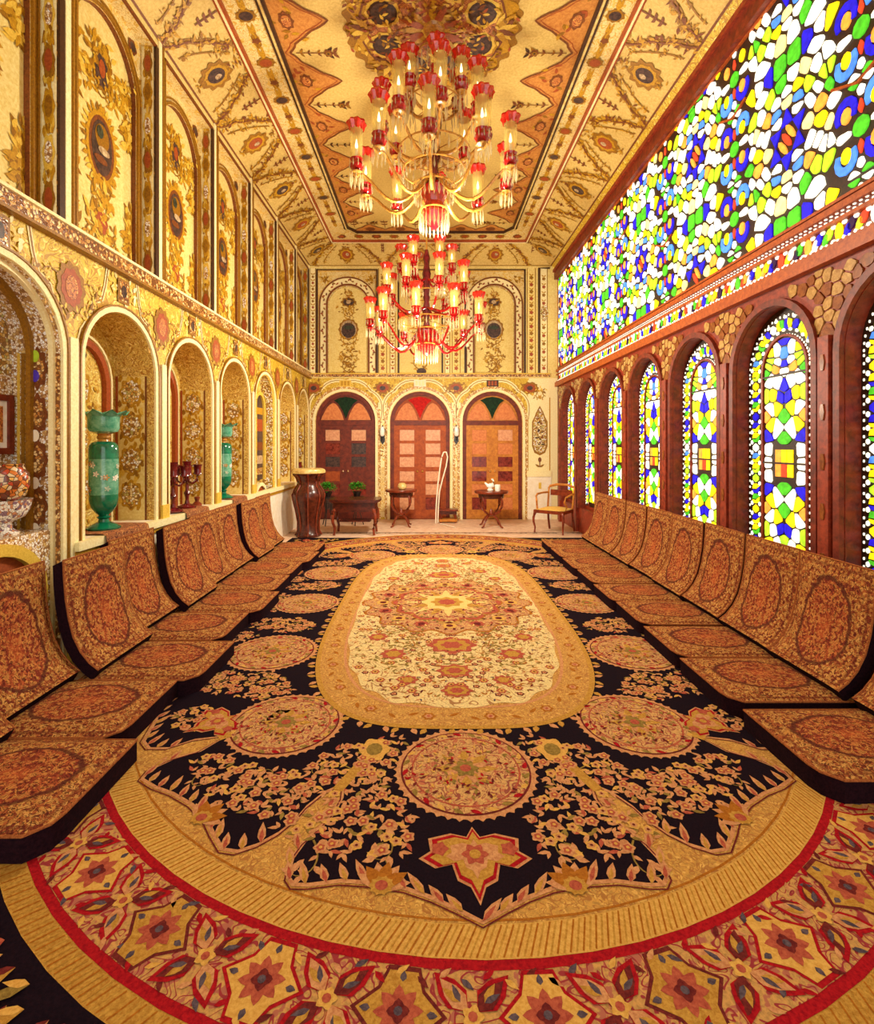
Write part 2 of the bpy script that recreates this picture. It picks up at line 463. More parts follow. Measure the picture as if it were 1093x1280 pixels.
# ------------------------------------------------------------------ flat painted / woven ornament (thin inlays)
class Ink:
    """draws 2-D ornament as thin inlays; M maps (u, v, out) to space; lv = layer"""
    def __init__(self, mb, M, base=0.0, step=0.0016):
        self.mb, self.M, self.base, self.step = mb, M, base, step
        self.fx = [lambda u, v: (u, v)]          # symmetry images
        self.n = 0
    def p3(self, q, lv): return self.M(q[0], q[1], self.base + self.step * (lv + 1 + 0.9 * (self.n % 61) / 61.0))
    def poly(self, pts, mat, lv=0):
        for f in self.fx:
            self.n += 1
            self.mb.poly([self.p3(f(*q), lv) for q in pts], mat)
    def ribbon(self, pts, wd, mat, lv=0, taper=False, closed=False):
        n = len(pts); L = []; R = []
        for i in range(n):
            if closed: a, b = pts[i - 1], pts[(i + 1) % n]
            else: a, b = pts[max(i - 1, 0)], pts[min(i + 1, n - 1)]
            dx, dy = b[0] - a[0], b[1] - a[1]
            l = math.hypot(dx, dy) or 1.0
            ww = wd * (1 - 0.75 * i / max(n - 1, 1)) if taper else wd
            nx, ny = -dy / l * ww / 2, dx / l * ww / 2
            L.append((pts[i][0] + nx, pts[i][1] + ny)); R.append((pts[i][0] - nx, pts[i][1] - ny))
        m = n if closed else n - 1
        fs = [(i, (i + 1) % n, n + (i + 1) % n, n + i) for i in range(m)]
        for f in self.fx:
            self.n += 1
            self.mb.add([self.p3(f(*q), lv) for q in L + R], fs, mat)
    def line(self, a, b, wd, mat, lv=0, seg=1):
        self.ribbon([(a[0] + (b[0] - a[0]) * i / seg, a[1] + (b[1] - a[1]) * i / seg) for i in range(seg + 1)], wd, mat, lv)
    def rect(self, u0, u1, v0, v1, mat, lv=0):
        self.poly([(u0, v0), (u1, v0), (u1, v1), (u0, v1)], mat, lv)
    def oval(self, cx, cy, rx, ry, mat, lv=0, n=20, scal=0, amp=0.08, ph=0.0):
        pts = []
        for k in range(n):
            a = 2 * PI * k / n
            s = 1 + (amp * math.cos(scal * a + ph) if scal else 0)
            pts.append((cx + rx * s * math.cos(a), cy + ry * s * math.sin(a)))
        self.poly(pts, mat, lv)
    def ring(self, cx, cy, rx, ry, wd, mat, lv=0, n=28):
        self.ribbon([(cx + rx * math.cos(2 * PI * k / n), cy + ry * math.sin(2 * PI * k / n)) for k in range(n)], wd, mat, lv, closed=True)
    def leaf(self, x, y, a, l, wd, mat, lv=0):
        ca, sa = math.cos(a), math.sin(a)
        self.poly([(x + ca * s * l - sa * t * wd, y + sa * s * l + ca * t * wd)
                   for s, t in ((0, 0), (0.3, 0.42), (0.62, 0.36), (1, 0), (0.62, -0.36), (0.3, -0.42))], mat, lv)
    def rosette(self, x, y, r, mats, lv=0, petals=6):
        self.oval(x, y, r, r, mats[0], lv, petals * 4, petals, 0.16)
        self.oval(x, y, r * 0.62, r * 0.62, mats[1], lv + 1, petals * 2, petals, 0.14)
        if len(mats) > 2: self.oval(x, y, r * 0.28, r * 0.28, mats[2], lv + 2, 7)
    def scroll(self, x, y, a, size, turn, mat, leaf, lv=0, wd=None, n=14):
        wd = wd or size * 0.09
        pts = [(x, y)]; h = a
        for i in range(n):
            t = i / n
            st = size / n * 2.3 * (1 - 0.72 * t)
            x += math.cos(h) * st; y += math.sin(h) * st
            pts.append((x, y))
            h += turn * (0.10 + 0.62 * t)
            if i % 3 == 1:
                self.leaf(x, y, h - turn * 1.1, size * 0.34 * (1 - 0.4 * t), size * 0.15, leaf, lv + 1)
            if i % 4 == 2:
                self.leaf(x, y, h + turn * 0.9, size * 0.22, size * 0.12, leaf, lv + 1)
        self.ribbon(pts, wd, mat, lv, taper=True)
        self.oval(x, y, size * 0.08, size * 0.08, leaf, lv + 1, 7)

    def foliage(self, rng, path, wd, n, mats, l0=0.05, l1=0.1, lv=0):
        """tufts of leaves strewn along a line"""
        for _ in range(n):
            t = rng.random() * (len(path) - 1); i = int(t); f = t - i
            a, b = path[i], path[min(i + 1, len(path) - 1)]
            x = a[0] + (b[0] - a[0]) * f + rng.gauss(0, wd / 2); y = a[1] + (b[1] - a[1]) * f + rng.gauss(0, wd / 2)
            l = rng.uniform(l0, l1)
            self.leaf(x, y, rng.uniform(0, 2 * PI), l, l * rng.uniform(0.35, 0.6), rng.choice(mats), lv + rng.randint(0, 2))

def arch_pts(uc, hw, vs, rise, n=18, pw=1.0):
    return [(uc - hw * math.cos(PI * i / n), vs + rise * math.sin(PI * i / n) ** pw) for i in range(n + 1)]

def rect_face(mb, M, u0, u1, v0, v1, w, mat):
    if u1 - u0 > 1e-5 and v1 - v0 > 1e-5:
        mb.poly([M(u0, v0, w), M(u1, v0, w), M(u1, v1, w), M(u0, v1, w)], mat)

def arch_bay(mb, M, u0, u1, v0, v1, uc, hw, vs, rise, sill, w0, depth, mfront, mreveal, mback, n=18, msill=None):
    """a piece of wall face with an arched recess of real depth"""
    pts = arch_pts(uc, hw, vs, rise, n)
    rect_face(mb, M, u0, uc - hw, v0, v1, w0, mfront)
    rect_face(mb, M, uc + hw, u1, v0, v1, w0, mfront)
    if sill > v0: rect_face(mb, M, uc - hw, uc + hw, v0, sill, w0, mfront)
    for a, b in zip(pts, pts[1:]):
        mb.poly([M(a[0], a[1], w0), M(b[0], b[1], w0), M(b[0], v1, w0), M(a[0], v1, w0)], mfront)
    out = [(uc - hw, sill)] + pts + [(uc + hw, sill)]
    w1 = w0 - depth
    for a, b in zip(out, out[1:]):
        mb.poly([M(a[0], a[1], w0), M(b[0], b[1], w0), M(b[0], b[1], w1), M(a[0], a[1], w1)], mreveal)
    mb.poly([M(uc - hw, sill, w0), M(uc + hw, sill, w0), M(uc + hw, sill, w1), M(uc - hw, sill, w1)], msill or mreveal)
    if mback: mb.poly([M(q[0], q[1], w1) for q in out], mback)

def moulding(mb, M, pts, prof_w, prof_d, mat, w=0.0, closed=False):
    """a raised strip following a 2-D line on a wall (real thickness)"""
    n = len(pts); L = []; R = []
    for i in range(n):
        if closed: a, b = pts[i - 1], pts[(i + 1) % n]
        else: a, b = pts[max(i - 1, 0)], pts[min(i + 1, n - 1)]
        dx, dy = b[0] - a[0], b[1] - a[1]; l = math.hypot(dx, dy) or 1
        nx, ny = -dy / l * prof_w / 2, dx / l * prof_w / 2
        L.append((pts[i][0] + nx, pts[i][1] + ny)); R.append((pts[i][0] - nx, pts[i][1] - ny))
    vs = [M(*q, w - 0.002) for q in L] + [M(*q, w + prof_d) for q in L] + [M(*q, w + prof_d) for q in R] + [M(*q, w - 0.002) for q in R]
    fs = []
    for i in range(n if closed else n - 1):
        j = (i + 1) % n
        for k in range(3):
            fs.append((k * n + i, k * n + j, (k + 1) * n + j, (k + 1) * n + i))
    if not closed:
        fs.append((0, n, 2 * n, 3 * n)); fs.append((n - 1, 2 * n - 1, 3 * n - 1, 4 * n - 1))
    mb.add(vs, fs, mat)

# ================================================================== FLOOR
mb = MB()
mb.poly([(XL - 0.7, YF, 0), (XR + 0.4, YF, 0), (XR + 0.4, YB + 0.3, 0), (XL - 0.7, YB + 0.3, 0)], 'floor_stone')
floor = tag(mb.build('floor'), 'pinkish beige stone floor showing at the end of the hall', 'floor', kind='structure')
mb = MB(); ik = Ink(mb, MF, 0.0)
for v in (8.62, 8.74): ik.rect(XL, XR, v, v + 0.035, 'floor_band')
rng = random.Random(3)
for k in range(60):
    ik.leaf(XL + 0.1 + k * 0.083, 8.70, rng.uniform(0, 6.28), 0.06, 0.03, 'floor_band', 1)
mb.build('floor_border', floor)

# ================================================================== CEILING
PXL, PXR, PYB = -1.52, 1.56, 9.60          # flat panel
BXL, BXR, BYB = -1.88, 1.88, 9.90          # outer edge of the framed band
ZB = 5.45
CXR, CZR = 2.46, 5.10                      # foot of the right cove
mb = MB()
mb.poly([(PXL, YF, ZC), (PXR, YF, ZC), (PXR, PYB, ZC), (PXL, PYB, ZC)], 'ceiling_cream')
ceiling = tag(mb.build('ceiling'), 'cream painted ceiling with orange scalloped border and gilt rosette', 'ceiling', kind='structure')
mb = MB()
mb.poly([(BXL, YF, ZB), (PXL, YF, ZC), (PXL, PYB, ZC), (BXL, BYB, ZB)], 'cream_filigree')
mb.poly([(BXR, YF, ZB), (PXR, YF, ZC), (PXR, PYB, ZC), (BXR, BYB, ZB)], 'cream_filigree')
mb.poly([(BXL, BYB, ZB), (BXR, BYB, ZB), (PXR, PYB, ZC), (PXL, PYB, ZC)], 'cream_filigree')
mb.build('framed_band', ceiling)

def MBL(u, v, w):   # band left: u along y, v 0..1 across
    return (BXL + (PXL - BXL) * v, u, ZB + (ZC - ZB) * v - w)
def MBR(u, v, w):
    return (BXR + (PXR - BXR) * v, u, ZB + (ZC - ZB) * v - w)
def MBB(u, v, w):
    return (u, BYB + (PYB - BYB) * v, ZB + (ZC - ZB) * v - w)
# frame mouldings
def beam(name, pts, wd, dp, mat, parent):
    m = MB()
    n = len(pts)
    for a, b in zip(pts, pts[1:]):
        a = Vector(a); b = Vector(b); t = (b - a).normalized()
        s = Vector((t.y, -t.x, 0)) * wd / 2
        e = t * wd / 2
        vs = []
        for p in (a - e, b + e):
            for q in (p - s, p + s):
                vs.append(q + Vector((0, 0, 0.01))); vs.append(q - Vector((0, 0, dp)))
        m.add(vs, [(0, 1, 5, 4), (2, 3, 7, 6), (1, 3, 7, 5), (0, 1, 3, 2), (4, 5, 7, 6)], mat)
    return m.build(name, parent)
inner = [(PXL, YF, ZC), (PXL, PYB - 0.22, ZC), (PXL + 0.16, PYB, ZC), (PXR - 0.16, PYB, ZC), (PXR, PYB - 0.22, ZC), (PXR, YF, ZC)]
beam('panel_frame', inner, 0.075, 0.045, 'brown_dark', ceiling)
beam('frame_bead', inner, 0.022, 0.058, 'marble_gold', ceiling)
outer = [(BXL, YF, ZB), (BXL, BYB, ZB), (BXR, BYB, ZB), (BXR, YF, ZB)]
beam('band_frame', outer, 0.065, 0.04, 'rust', ceiling)
beam('frame_bead', outer, 0.02, 0.05, 'cream_light', ceiling)

# ornament of the flat panel
mb = MB(); ik = Ink(mb, MC, 0.0, 0.003)
rng = random.Random(11)
def lobe_edge(side, y0, y1):
    """inward pointing scalloped lobe, from y0 to y1"""
    out = []
    tip = 0.46; N = 10
    for half in (0, 1):
        for i in range(N + (1 if half else 0)):
            t = i / N
            t2 = t if half == 0 else 1 - t
            x = 0.10 + tip * (t2 ** 1.5) + 0.028 * abs(math.sin(t2 * PI * 3.0))
            y = y0 + (y1 - y0) * (0.5 * t if half == 0 else 0.5 + 0.5 * t)
            out.append((x, y))
    return out
pitch = 0.80
k0 = int((YF) / pitch)
for k in range(-1, 12):
    y0 = 0.42 + k * pitch
    if y0 + pitch > PYB + 0.15: continue
    e = lobe_edge(1, y0, y0 + pitch)
    for s, X in ((1, PXL), (-1, PXR)):
        poly = [(X, y0)] + [(X + s * q[0], q[1]) for q in e] + [(X, y0 + pitch)]
        ik.poly(poly, 'orange_paint', 0)
        ik.ribbon([(X + s * q[0], q[1]) for q in e], 0.022, 'brown', 1)
        ik.ribbon([(X + s * (q[0] - 0.05), q[1]) for q in e], 0.010, 'rust', 1)
        ik.oval(X + s * 0.17, y0 + pitch / 2, 0.07, 0.10, 'brown', 2, 16, 8, 0.1)
        ik.oval(X + s * 0.17, y0 + pitch / 2, 0.045, 0.07, 'rust_filigree', 3, 14)
        for j in range(8):
            ik.leaf(X + s * rng.uniform(0.06, 0.3), y0 + pitch / 2 + rng.uniform(-0.25, 0.25), rng.uniform(0, 6.3), 0.09, 0.045, rng.choice(['gold', 'rust', 'gold_dark']), 1)
        # spray growing out between the lobes
        x0 = X + s * 0.16; yy = y0 + pitch
        ik.line((x0, yy), (x0 + s * 0.42, yy), 0.010, 'brown', 1)
        for q, sz in ((0.04, 0.07), (0.12, 0.05), (0.22, 0.06), (0.32, 0.10), (0.38, 0.09)):
            for sg in (-1, 1):
                ik.leaf(x0 + s * q, yy, (0 if s > 0 else PI) + sg * 0.9, sz, sz * 0.45, rng.choice(['brown', 'gold_dark', 'brown_dark']), 1)
        ik.rosette(x0 + s * 0.33, yy, 0.045, ['brown', 'gold_dark', 'brown_dark'], 2)
# lobes along the end of the panel
for k in range(5):
    w_ = (PXR - PXL - 0.3) / 5; x0 = PXL + 0.15 + k * w_
    pts = [(x0, PYB)]
    for i in range(15):
        t = i / 14
        pts.append((x0 + w_ * t, PYB - 0.10 - 0.22 * (1 - abs(2 * t - 1)) ** 1.3 - 0.03 * abs(math.sin(t * PI * 4))))
    pts.append((x0 + w_, PYB))
    ik.poly(pts, 'orange_paint', 0); ik.ribbon(pts[1:-1], 0.02, 'brown', 1)
    ik.oval(x0 + w_ / 2, PYB - 0.13, 0.09, 0.07, 'brown', 2, 14, 7, 0.1)
    ik.line((x0, PYB - 0.2), (x0, PYB - 0.5), 0.012, 'brown', 1)
    for sg in (-1, 1):
        ik.leaf(x0, PYB - 0.4, -PI / 2 + sg * 0.9, 0.1, 0.05, 'brown', 1)
        ik.leaf(x0, PYB - 0.3, -PI / 2 + sg * 0.9, 0.08, 0.04, 'brown', 1)
# central rosette
RX, RY = 0.03, 4.92
ik.oval(RX, RY, 0.84, 0.84, 'gold_dark', 0, 240, 30, 0.03)
ik.oval(RX, RY, 0.79, 0.79, 'gold', 1, 200, 20, 0.05)
ik.oval(RX, RY, 0.66, 0.66, 'rust_filigree', 2, 144, 12, 0.05)
ik.ring(RX, RY, 0.70, 0.70, 0.02, 'brown', 3)
for k in range(8):
    a = 2 * PI * (k + 0.5) / 8
    x, y = RX + 0.50 * math.cos(a), RY + 0.50 * math.sin(a)
    ik.oval(x, y, 0.165, 0.165, 'gold_light', 3, 20, 10, 0.05)
    ik.oval(x, y, 0.135, 0.135, 'brown_dark', 4, 18)
    ik.oval(x, y, 0.115, 0.115, 'picture_dark', 5, 18)
    a2 = 2 * PI * k / 8
    for j in range(9):
        ik.leaf(RX + 0.62 * math.cos(a2), RY + 0.62 * math.sin(a2), a2 + (j - 4) * 0.33, 0.2, 0.08, ['gold_light', 'gold', 'brown'][j % 3], 3 + j % 2)
for k in range(16):
    a = 2 * PI * k / 16
    ik.leaf(RX + 0.06 * math.cos(a), RY + 0.06 * math.sin(a), a, 0.28, 0.09, 'rust' if k % 2 else 'gold', 5 + k % 2)
ik.oval(RX, RY, 0.10, 0.10, 'gold_light', 7, 24, 8, 0.1)
for k in range(420):
    a = rng.uniform(0, 6.283); r = rng.uniform(0.2, 0.84)
    ik.leaf(RX + r * math.cos(a), RY + r * math.sin(a), rng.uniform(0, 6.28), 0.07, 0.035, rng.choice(['gold_light', 'gold', 'brown', 'rust', 'gold_dark']), 6)
mb.build('painted_ornament', ceiling)

# ornament of the framed band
mb = MB()
for M in (MBL, MBR):
    ik = Ink(mb, M, 0.004, 0.002)
    n = int((9.4 - YF) / 0.29)
    for k in range(n):
        u = YF + 0.15 + k * 0.29
        if k % 2:
            ik.oval(u, 0.5, 0.07, 0.26, 'gold_dark', 0, 18, 9, 0.1); ik.oval(u, 0.5, 0.05, 0.18, 'picture_dark' if k % 4 == 1 else 'rust', 1, 14)
        else:
            for j in range(8): ik.leaf(u, 0.5, j * PI / 4 + 0.3, 0.12, 0.14, ['gold', 'gold_dark'][j % 2], 0)
            ik.oval(u, 0.5, 0.035, 0.12, 'brown', 1, 10, 5, 0.2)
        for sg in (-1, 1): ik.leaf(u + 0.145, 0.5, sg * 1.2, 0.1, 0.2, 'gold', 0)
ik = Ink(mb, MBB, 0.004, 0.002)
for k in range(11):
    u = BXL + 0.2 + k * 0.336
    ik.oval(u, 0.5, 0.09, 0.22, 'gold_dark' if k % 2 else 'brown', 0, 18, 9, 0.1); ik.oval(u, 0.5, 0.05, 0.14, 'rust', 1, 12)
mb.build('painted_ornament', ceiling)

# coves
def cove_map(side):
    def f(u, s, w):
        s = min(max(s, 0.0), 1.0)
        c, sn = s, s
        nx, nz = 0.55, -0.83
        z = ZT + (ZB - ZT) * sn
        if side == 'L': return (XL + (BXL - XL) * c + w * nx, u, z + w * nz)
        if side == 'R': return (CXR + (BXR - CXR) * c - w * nx, u, z + w * nz)
        return (u, YB + (BYB - YB) * c - w * nx, z + w * nz)
    return f
NS = 10
mb = MB()
for side in 'LR':
    F = cove_map(side)
    P = []
    for i in range(NS + 1):
        s = i / NS; c = s
        ye = YB + (BYB - YB) * c
        P.append([F(YF, s, 0), F(ye, s, 0)])
    mb.grid(P, 'ceiling_cream')
F = cove_map('B'); P = []
for i in range(NS + 1):
    s = i / NS; c = s
    P.append([F(XL + (BXL - XL) * c, s, 0), F(CXR + (BXR - CXR) * c, s, 0)])
mb.grid(P, 'ceiling_cream')
mb.build('cove', ceiling, smooth=True)
mb = MB()
rng = random.Random(21)
def cove_cell(ik, uc, wd, rng, dark):
    h = wd / 2
    # shield outline
    for sg in (-1, 1):
        pts = []
        for i in range(15):
            t = i / 14
            pts.append((uc + sg * (h * 0.96 - h * 0.60 * t ** 1.6 - 0.03 * abs(math.sin(t * PI * 3))), 0.04 + 0.88 * t))
        ik.ribbon(pts, 0.06, 'gold_dark', 0); ik.ribbon(pts, 0.016, 'brown', 3)
        ik.foliage(rng, pts, 0.05, 70, ['gold', 'gold_dark', 'gold', 'brown'], 0.05, 0.10, 1)
        q2 = [(uc + sg * (h * 0.66 - h * 0.42 * (i / 9) ** 1.5), 0.10 + 0.72 * i / 9) for i in range(10)]
        ik.ribbon(q2, 0.016, 'gold_dark', 1); ik.foliage(rng, q2, 0.03, 24, ['gold', 'gold_dark'], 0.04, 0.07, 1)
        ik.foliage(rng, [(uc + sg * h * 0.4, 0.92), (uc, 0.96)], 0.02, 10, ['gold', 'gold_dark'], 0.05, 0.08, 1)
        # spray in the corner between two shields
        ik.line((uc + sg * h, 0.55), (uc + sg * h, 0.95), 0.014, 'brown', 1, 4)
        for q in (0.6, 0.7, 0.8):
            ik.leaf(uc + sg * h, q, PI / 2 - sg * 0.8, 0.07, 0.05, 'brown', 1)
    ik.oval(uc, 0.46, 0.155, 0.27, 'gold_dark', 1, 40, 10, 0.12)
    ik.oval(uc, 0.46, 0.115, 0.20, 'gold', 2, 30, 10, 0.08)
    ik.oval(uc, 0.46, 0.085, 0.15, dark, 3, 18)
    ik.oval(uc + 0.02, 0.48, 0.03, 0.06, 'picture_pale', 4, 10)
    ik.foliage(rng, [(uc, 0.1), (uc, 0.25)], 0.05, 12, ['gold', 'gold_dark'], 0.05, 0.08, 1)
    ik.foliage(rng, [(uc, 0.7), (uc, 0.9)], 0.05, 12, ['gold', 'gold_dark', 'brown'], 0.05, 0.08, 1)
for side in 'LR':
    ik = Ink(mb, cove_map(side), 0.004, 0.002)
    for k in range(-3, 6):
        cove_cell(ik, 4.035 + 1.17 * k, 1.17, rng, 'picture_dark' if k % 2 else 'rust')
    ik.line((YF, 0.02), (YB, 0.02), 0.03, 'brown', 1)
ik = Ink(mb, cove_map('B'), 0.004, 0.002)
for u in (-1.64, -0.19, 1.30): cove_cell(ik, u, 1.42, rng, 'rust')
ik.line((XL, 0.02), (XR, 0.02), 0.03, 'gold_dark', 1)
mb.build('painted_ornament', ceiling)
# gilt band and timber cornice over the window wall
mb = MB()
mb.poly([(CXR, YF, CZR), (CXR, YB, CZR), (XR - 0.02, YB, CZR - 0.10), (XR - 0.02, YF, CZR - 0.10)], 'gold_filigree')
mb.build('gilt_cornice', ceiling)

# ================================================================== LEFT WALL
BAY = 1.17
Y0 = 3.45
SILL = 0.84
wall_l = MB()
bays = [(Y0 + BAY * k, Y0 + BAY * (k + 1)) for k in range(-5, 5)] + [(9.30, YB)]
bays = [b for b in bays if b[1] <= YB + 0.01]
yb0 = bays[0][0]
NICHE_D = 0.34
for (a, b) in bays:
    c = (a + b) / 2; hw = (b - a) * 0.395
    big = abs(a - 2.28) < 0.01
    if big:      # tall mirrored opening down to the floor
        arch_bay(wall_l, ML, a, b, 0, ZR0, c, hw + 0.03, 2.10, 0.47, 0.0, 0, 0.32, 'gold_filigree', 'mirror_mosaic_white', 'mirror_mosaic', msill='plaster_white')
    elif abs(a - 6.96) < 0.01:
        arch_bay(wall_l, ML, a, b, 0, ZR0, c, hw - 0.10, 2.10, 0.42, 0.50, 0, 0.16, 'gold_filigree', 'mirror_mosaic', 'niche_filigree')
    else:
        arch_bay(wall_l, ML, a, b, 0, ZR0, c, hw, 2.10, 0.43, SILL, 0, NICHE_D, 'gold_filigree', 'reveal_pattern', 'niche_filigree', msill='plaster_white')
rect_face(wall_l, ML, YF, yb0, 0, ZR0, 0, 'cream')
# upper storey: rectangular recess, then an arched panel inside it
RD, AD = 0.11, 0.04
for (a, b) in bays:
    r0, r1 = a + 0.06, b - 0.12
    if b > 10: r1 = b - 0.06
    z0, z1 = ZR1, ZT - 0.10
    rect_face(wall_l, ML, a, r0, z0, ZT, 0, 'cream')
    rect_face(wall_l, ML, r1, b, z0, ZT, 0, 'cream')
    rect_face(wall_l, ML, r0, r1, z1, ZT, 0, 'cream')
    wall_l.poly([ML(r1, z0, 0), ML(r1, z1, 0), ML(r1, z1, -RD), ML(r1, z0, -RD)], 'cream_light')
    wall_l.poly([ML(r0, z0, 0), ML(r0, z1, 0), ML(r0, z1, -RD), ML(r0, z0, -RD)], 'cream_filigree')
    wall_l.poly([ML(r0, z1, 0), ML(r1, z1, 0), ML(r1, z1, -RD), ML(r0, z1, -RD)], 'cream_filigree')
    c = (r0 + r1) / 2
    arch_bay(wall_l, ML, r0, r1, z0, z1, c, (r1 - r0) / 2 - 0.09, 4.42, 0.44, z0, -RD, AD, 'cream_filigree', 'brown', 'cream')
rect_face(wall_l, ML, YF, yb0, ZR1, ZT, 0, 'cream')
wall_left = tag(wall_l.build('wall_left'), 'golden painted side wall with arched niches below and tall arched panels above', 'wall', kind='structure')

# mouldings of the left wall
mb = MB()
moulding(mb, ML, [(YF, (ZR0 + ZR1) / 2), (YB, (ZR0 + ZR1) / 2)], ZR1 - ZR0, 0.05, 'brown_mosaic')
moulding(mb, ML, [(YF, ZR1 + 0.005), (YB, ZR1 + 0.005)], 0.02, 0.07, 'cream_light')
moulding(mb, ML, [(YF, ZR0 - 0.005), (YB, ZR0 - 0.005)], 0.02, 0.06, 'gold_dark')
tag(mb.build('trim_1'), 'patterned cornice rail running along the niche wall', 'cornice', kind='structure')
mb = MB()
moulding(mb, ML, [(3.45, SILL - 0.03), (YB, SILL - 0.03)], 0.06, 0.06, 'cream_light')
moulding(mb, ML, [(3.45, SILL - 0.085), (YB, SILL - 0.085)], 0.04, 0.035, 'gold')
rect_face(mb, ML, 3.34, YB, 0, SILL - 0.1, 0.012, 'plaster_white')
tag(mb.build('trim_2'), 'cream sill and white plaster dado below the niches', 'sill', kind='structure')

def niche_front(a, b, wide=False):
    """mouldings and paint on the face of one niche bay, in bay coordinates"""
    mbm = MB(); mbi = MB()
    c = (a + b) / 2; hw = (b - a) * 0.395 + (0.03 if wide else 0)
    rise = 0.47 if wide else 0.43
    zb = 0.0 if wide else SILL
    out = [(c - hw - 0.022, zb)] + arch_pts(c, hw + 0.022, 2.10, rise + 0.022) + [(c + hw + 0.022, zb)]
    moulding(mbm, ML, out, 0.04, 0.018, 'cream_light')
    out2 = [(c - hw - 0.05, zb)] + arch_pts(c, hw + 0.05, 2.10, rise + 0.05) + [(c + hw + 0.05, zb)]
    moulding(mbm, ML, out2, 0.014, 0.026, 'gold_dark')
    for y in (b,):
        moulding(mbm, ML, [(y, zb), (y, 2.22)], 0.075, 0.03, 'cream_light')
        moulding(mbm, ML, [(y - 0.05, zb), (y - 0.05, 2.2)], 0.016, 0.022, 'gold_dark')
        moulding(mbm, ML, [(y + 0.05, zb), (y + 0.05, 2.2)], 0.016, 0.022, 'gold_dark')
        mbm.box((XL + 0.02, y, zb + 0.06), (0.05, 0.12, 0.12), 'gold_light')
    ik = Ink(mbi, ML, 0.002, 0.0018)
    rng = random.Random(5)
    # cream outline stepping over the arch
    top = ZR0 - 0.02
    for sg in (-1, 1):
        pts = [(c + sg * (hw + 0.07), 2.16), (c + sg * (hw + 0.02), 2.30), (c + sg * (hw - 0.06), 2.40), (c + sg * (hw - 0.10), 2.52), (c + sg * (hw - 0.20), 2.57), (c + sg * (hw - 0.24), 2.68), (c + sg * (hw - 0.27), top)]
        ik.ribbon(pts, 0.035, 'cream_light', 1); ik.ribbon(pts, 0.012, 'gold_dark', 2)
        inner = pts + [(c, top), (c, 2.60)]
    ik.foliage(rng, [(c - 0.18, 2.72), (c + 0.18, 2.72)], 0.07, 26, ['cream_light', 'gold_light', 'cream'], 0.05, 0.09, 1)
    ik.rect(c - 0.075, c + 0.075, 2.61, 2.80, 'gold_dark', 4)
    ik.rect(c - 0.058, c + 0.058, 2.628, 2.782, 'brown_mosaic', 5)
    ik.oval(c, 2.705, 0.035, 0.05, 'picture_dark', 6, 12)
    # spandrel medallion over each pilaster
    for y in (b,):
        ik.oval(y, 2.56, 0.135, 0.165, 'gold_dark', 2, 44, 11, 0.08)
        ik.oval(y, 2.56, 0.10, 0.125, 'rust', 3, 36, 9, 0.06)
        ik.oval(y, 2.56, 0.06, 0.08, 'rust_filigree', 4, 24)
        for sg in (-1, 1):
            ik.scroll(y + sg * 0.03, 2.36, PI / 2 - sg * 0.6, 0.16, -sg, 'gold_dark', 'gold_light', 1)
            ik.scroll(y + sg * 0.13, 2.62, -PI / 2 + sg * 1.9, 0.13, -sg, 'gold_dark', 'gold_light', 1)
    ik.foliage(rng, [(c - hw - 0.02, 2.30), (c - 0.3, 2.62)], 0.06, 24, ['gold', 'gold_dark', 'gold_light'], 0.04, 0.07, 1)
    ik.foliage(rng, [(c + hw + 0.02, 2.30), (c + 0.3, 2.62)], 0.06, 24, ['gold', 'gold_dark', 'gold_light'], 0.04, 0.07, 1)
    return mbm.mesh('niche_surround', False), mbi.mesh('painted_ornament')

def niche_inside(a, b):
    """inner blind arch at the back and the painted cartouches on the far cheek"""
    mbm = MB()
    c = (a + b) / 2; hw = (b - a) * 0.395
    w0 = -NICHE_D
    pts = [(c - hw * 0.66, SILL)] + arch_pts(c, hw * 0.66, 1.98, 0.34) + [(c + hw * 0.66, SILL)]
    moulding(mbm, ML, pts, 0.055, 0.04, 'rust', w0)
    moulding(mbm, ML, [(q[0], q[1]) for q in [(c - hw * 0.80, SILL)] + arch_pts(c, hw * 0.80, 2.02, 0.36) + [(c + hw * 0.80, SILL)]], 0.02, 0.03, 'cream_light', w0)
    ik = Ink(mbm, ML, w0 + 0.002, 0.0018)
    rng = random.Random(9)
    for z in (1.15, 1.55, 1.95):
        ik.oval(c, z, 0.13, 0.16, 'gold', 0, 60, 10, 0.08)
        ik.oval(c, z, 0.10, 0.13, 'mirror_mosaic', 1, 30, 10, 0.06)
    ik.oval(c, 2.22, 0.07, 0.09, 'picture_dark', 1, 20, 5, 0.1)
    ik.foliage(rng, [(c, 0.95), (c, 2.2)], 0.22, 60, ['gold', 'gold_dark', 'gold_light'], 0.05, 0.09, 0)
    # far cheek, seen from the hall: cream field with mirrored cartouches
    def MCk(u, v, w): return (XL - NICHE_D * u, c + hw - w, v)
    ik = Ink(mbm, MCk, 0.002, 0.0018)
    ik.rect(0.22, 0.94, SILL, 2.10, 'cream', 0)
    for z in (1.06, 1.36, 1.66, 1.96):
        ik.oval(0.58, z, 0.30, 0.125, 'gold', 1, 64, 8, 0.1)
        ik.oval(0.58, z, 0.24, 0.10, 'mirror_mosaic', 2, 30, 8, 0.1)
    for q_ in range(70):
        ik.leaf(rng.uniform(0.28, 0.88), rng.uniform(SILL + 0.05, 2.05), rng.uniform(0.9, 2.2), 0.07, 0.14, rng.choice(['gold', 'gold_light', 'gold_dark']), 1)
    ik.line((0.20, SILL), (0.20, 2.10), 0.05, 'brown', 2); ik.line((0.95, SILL), (0.95, 2.10), 0.07, 'rust', 2)
    return mbm.mesh('niche_panelling')
a, b = 3.45, 4.62
nf, ni_ = niche_front(a, b); nin = niche_inside(a, b)
nfw, niw = niche_front(2.28, 3.45, True)
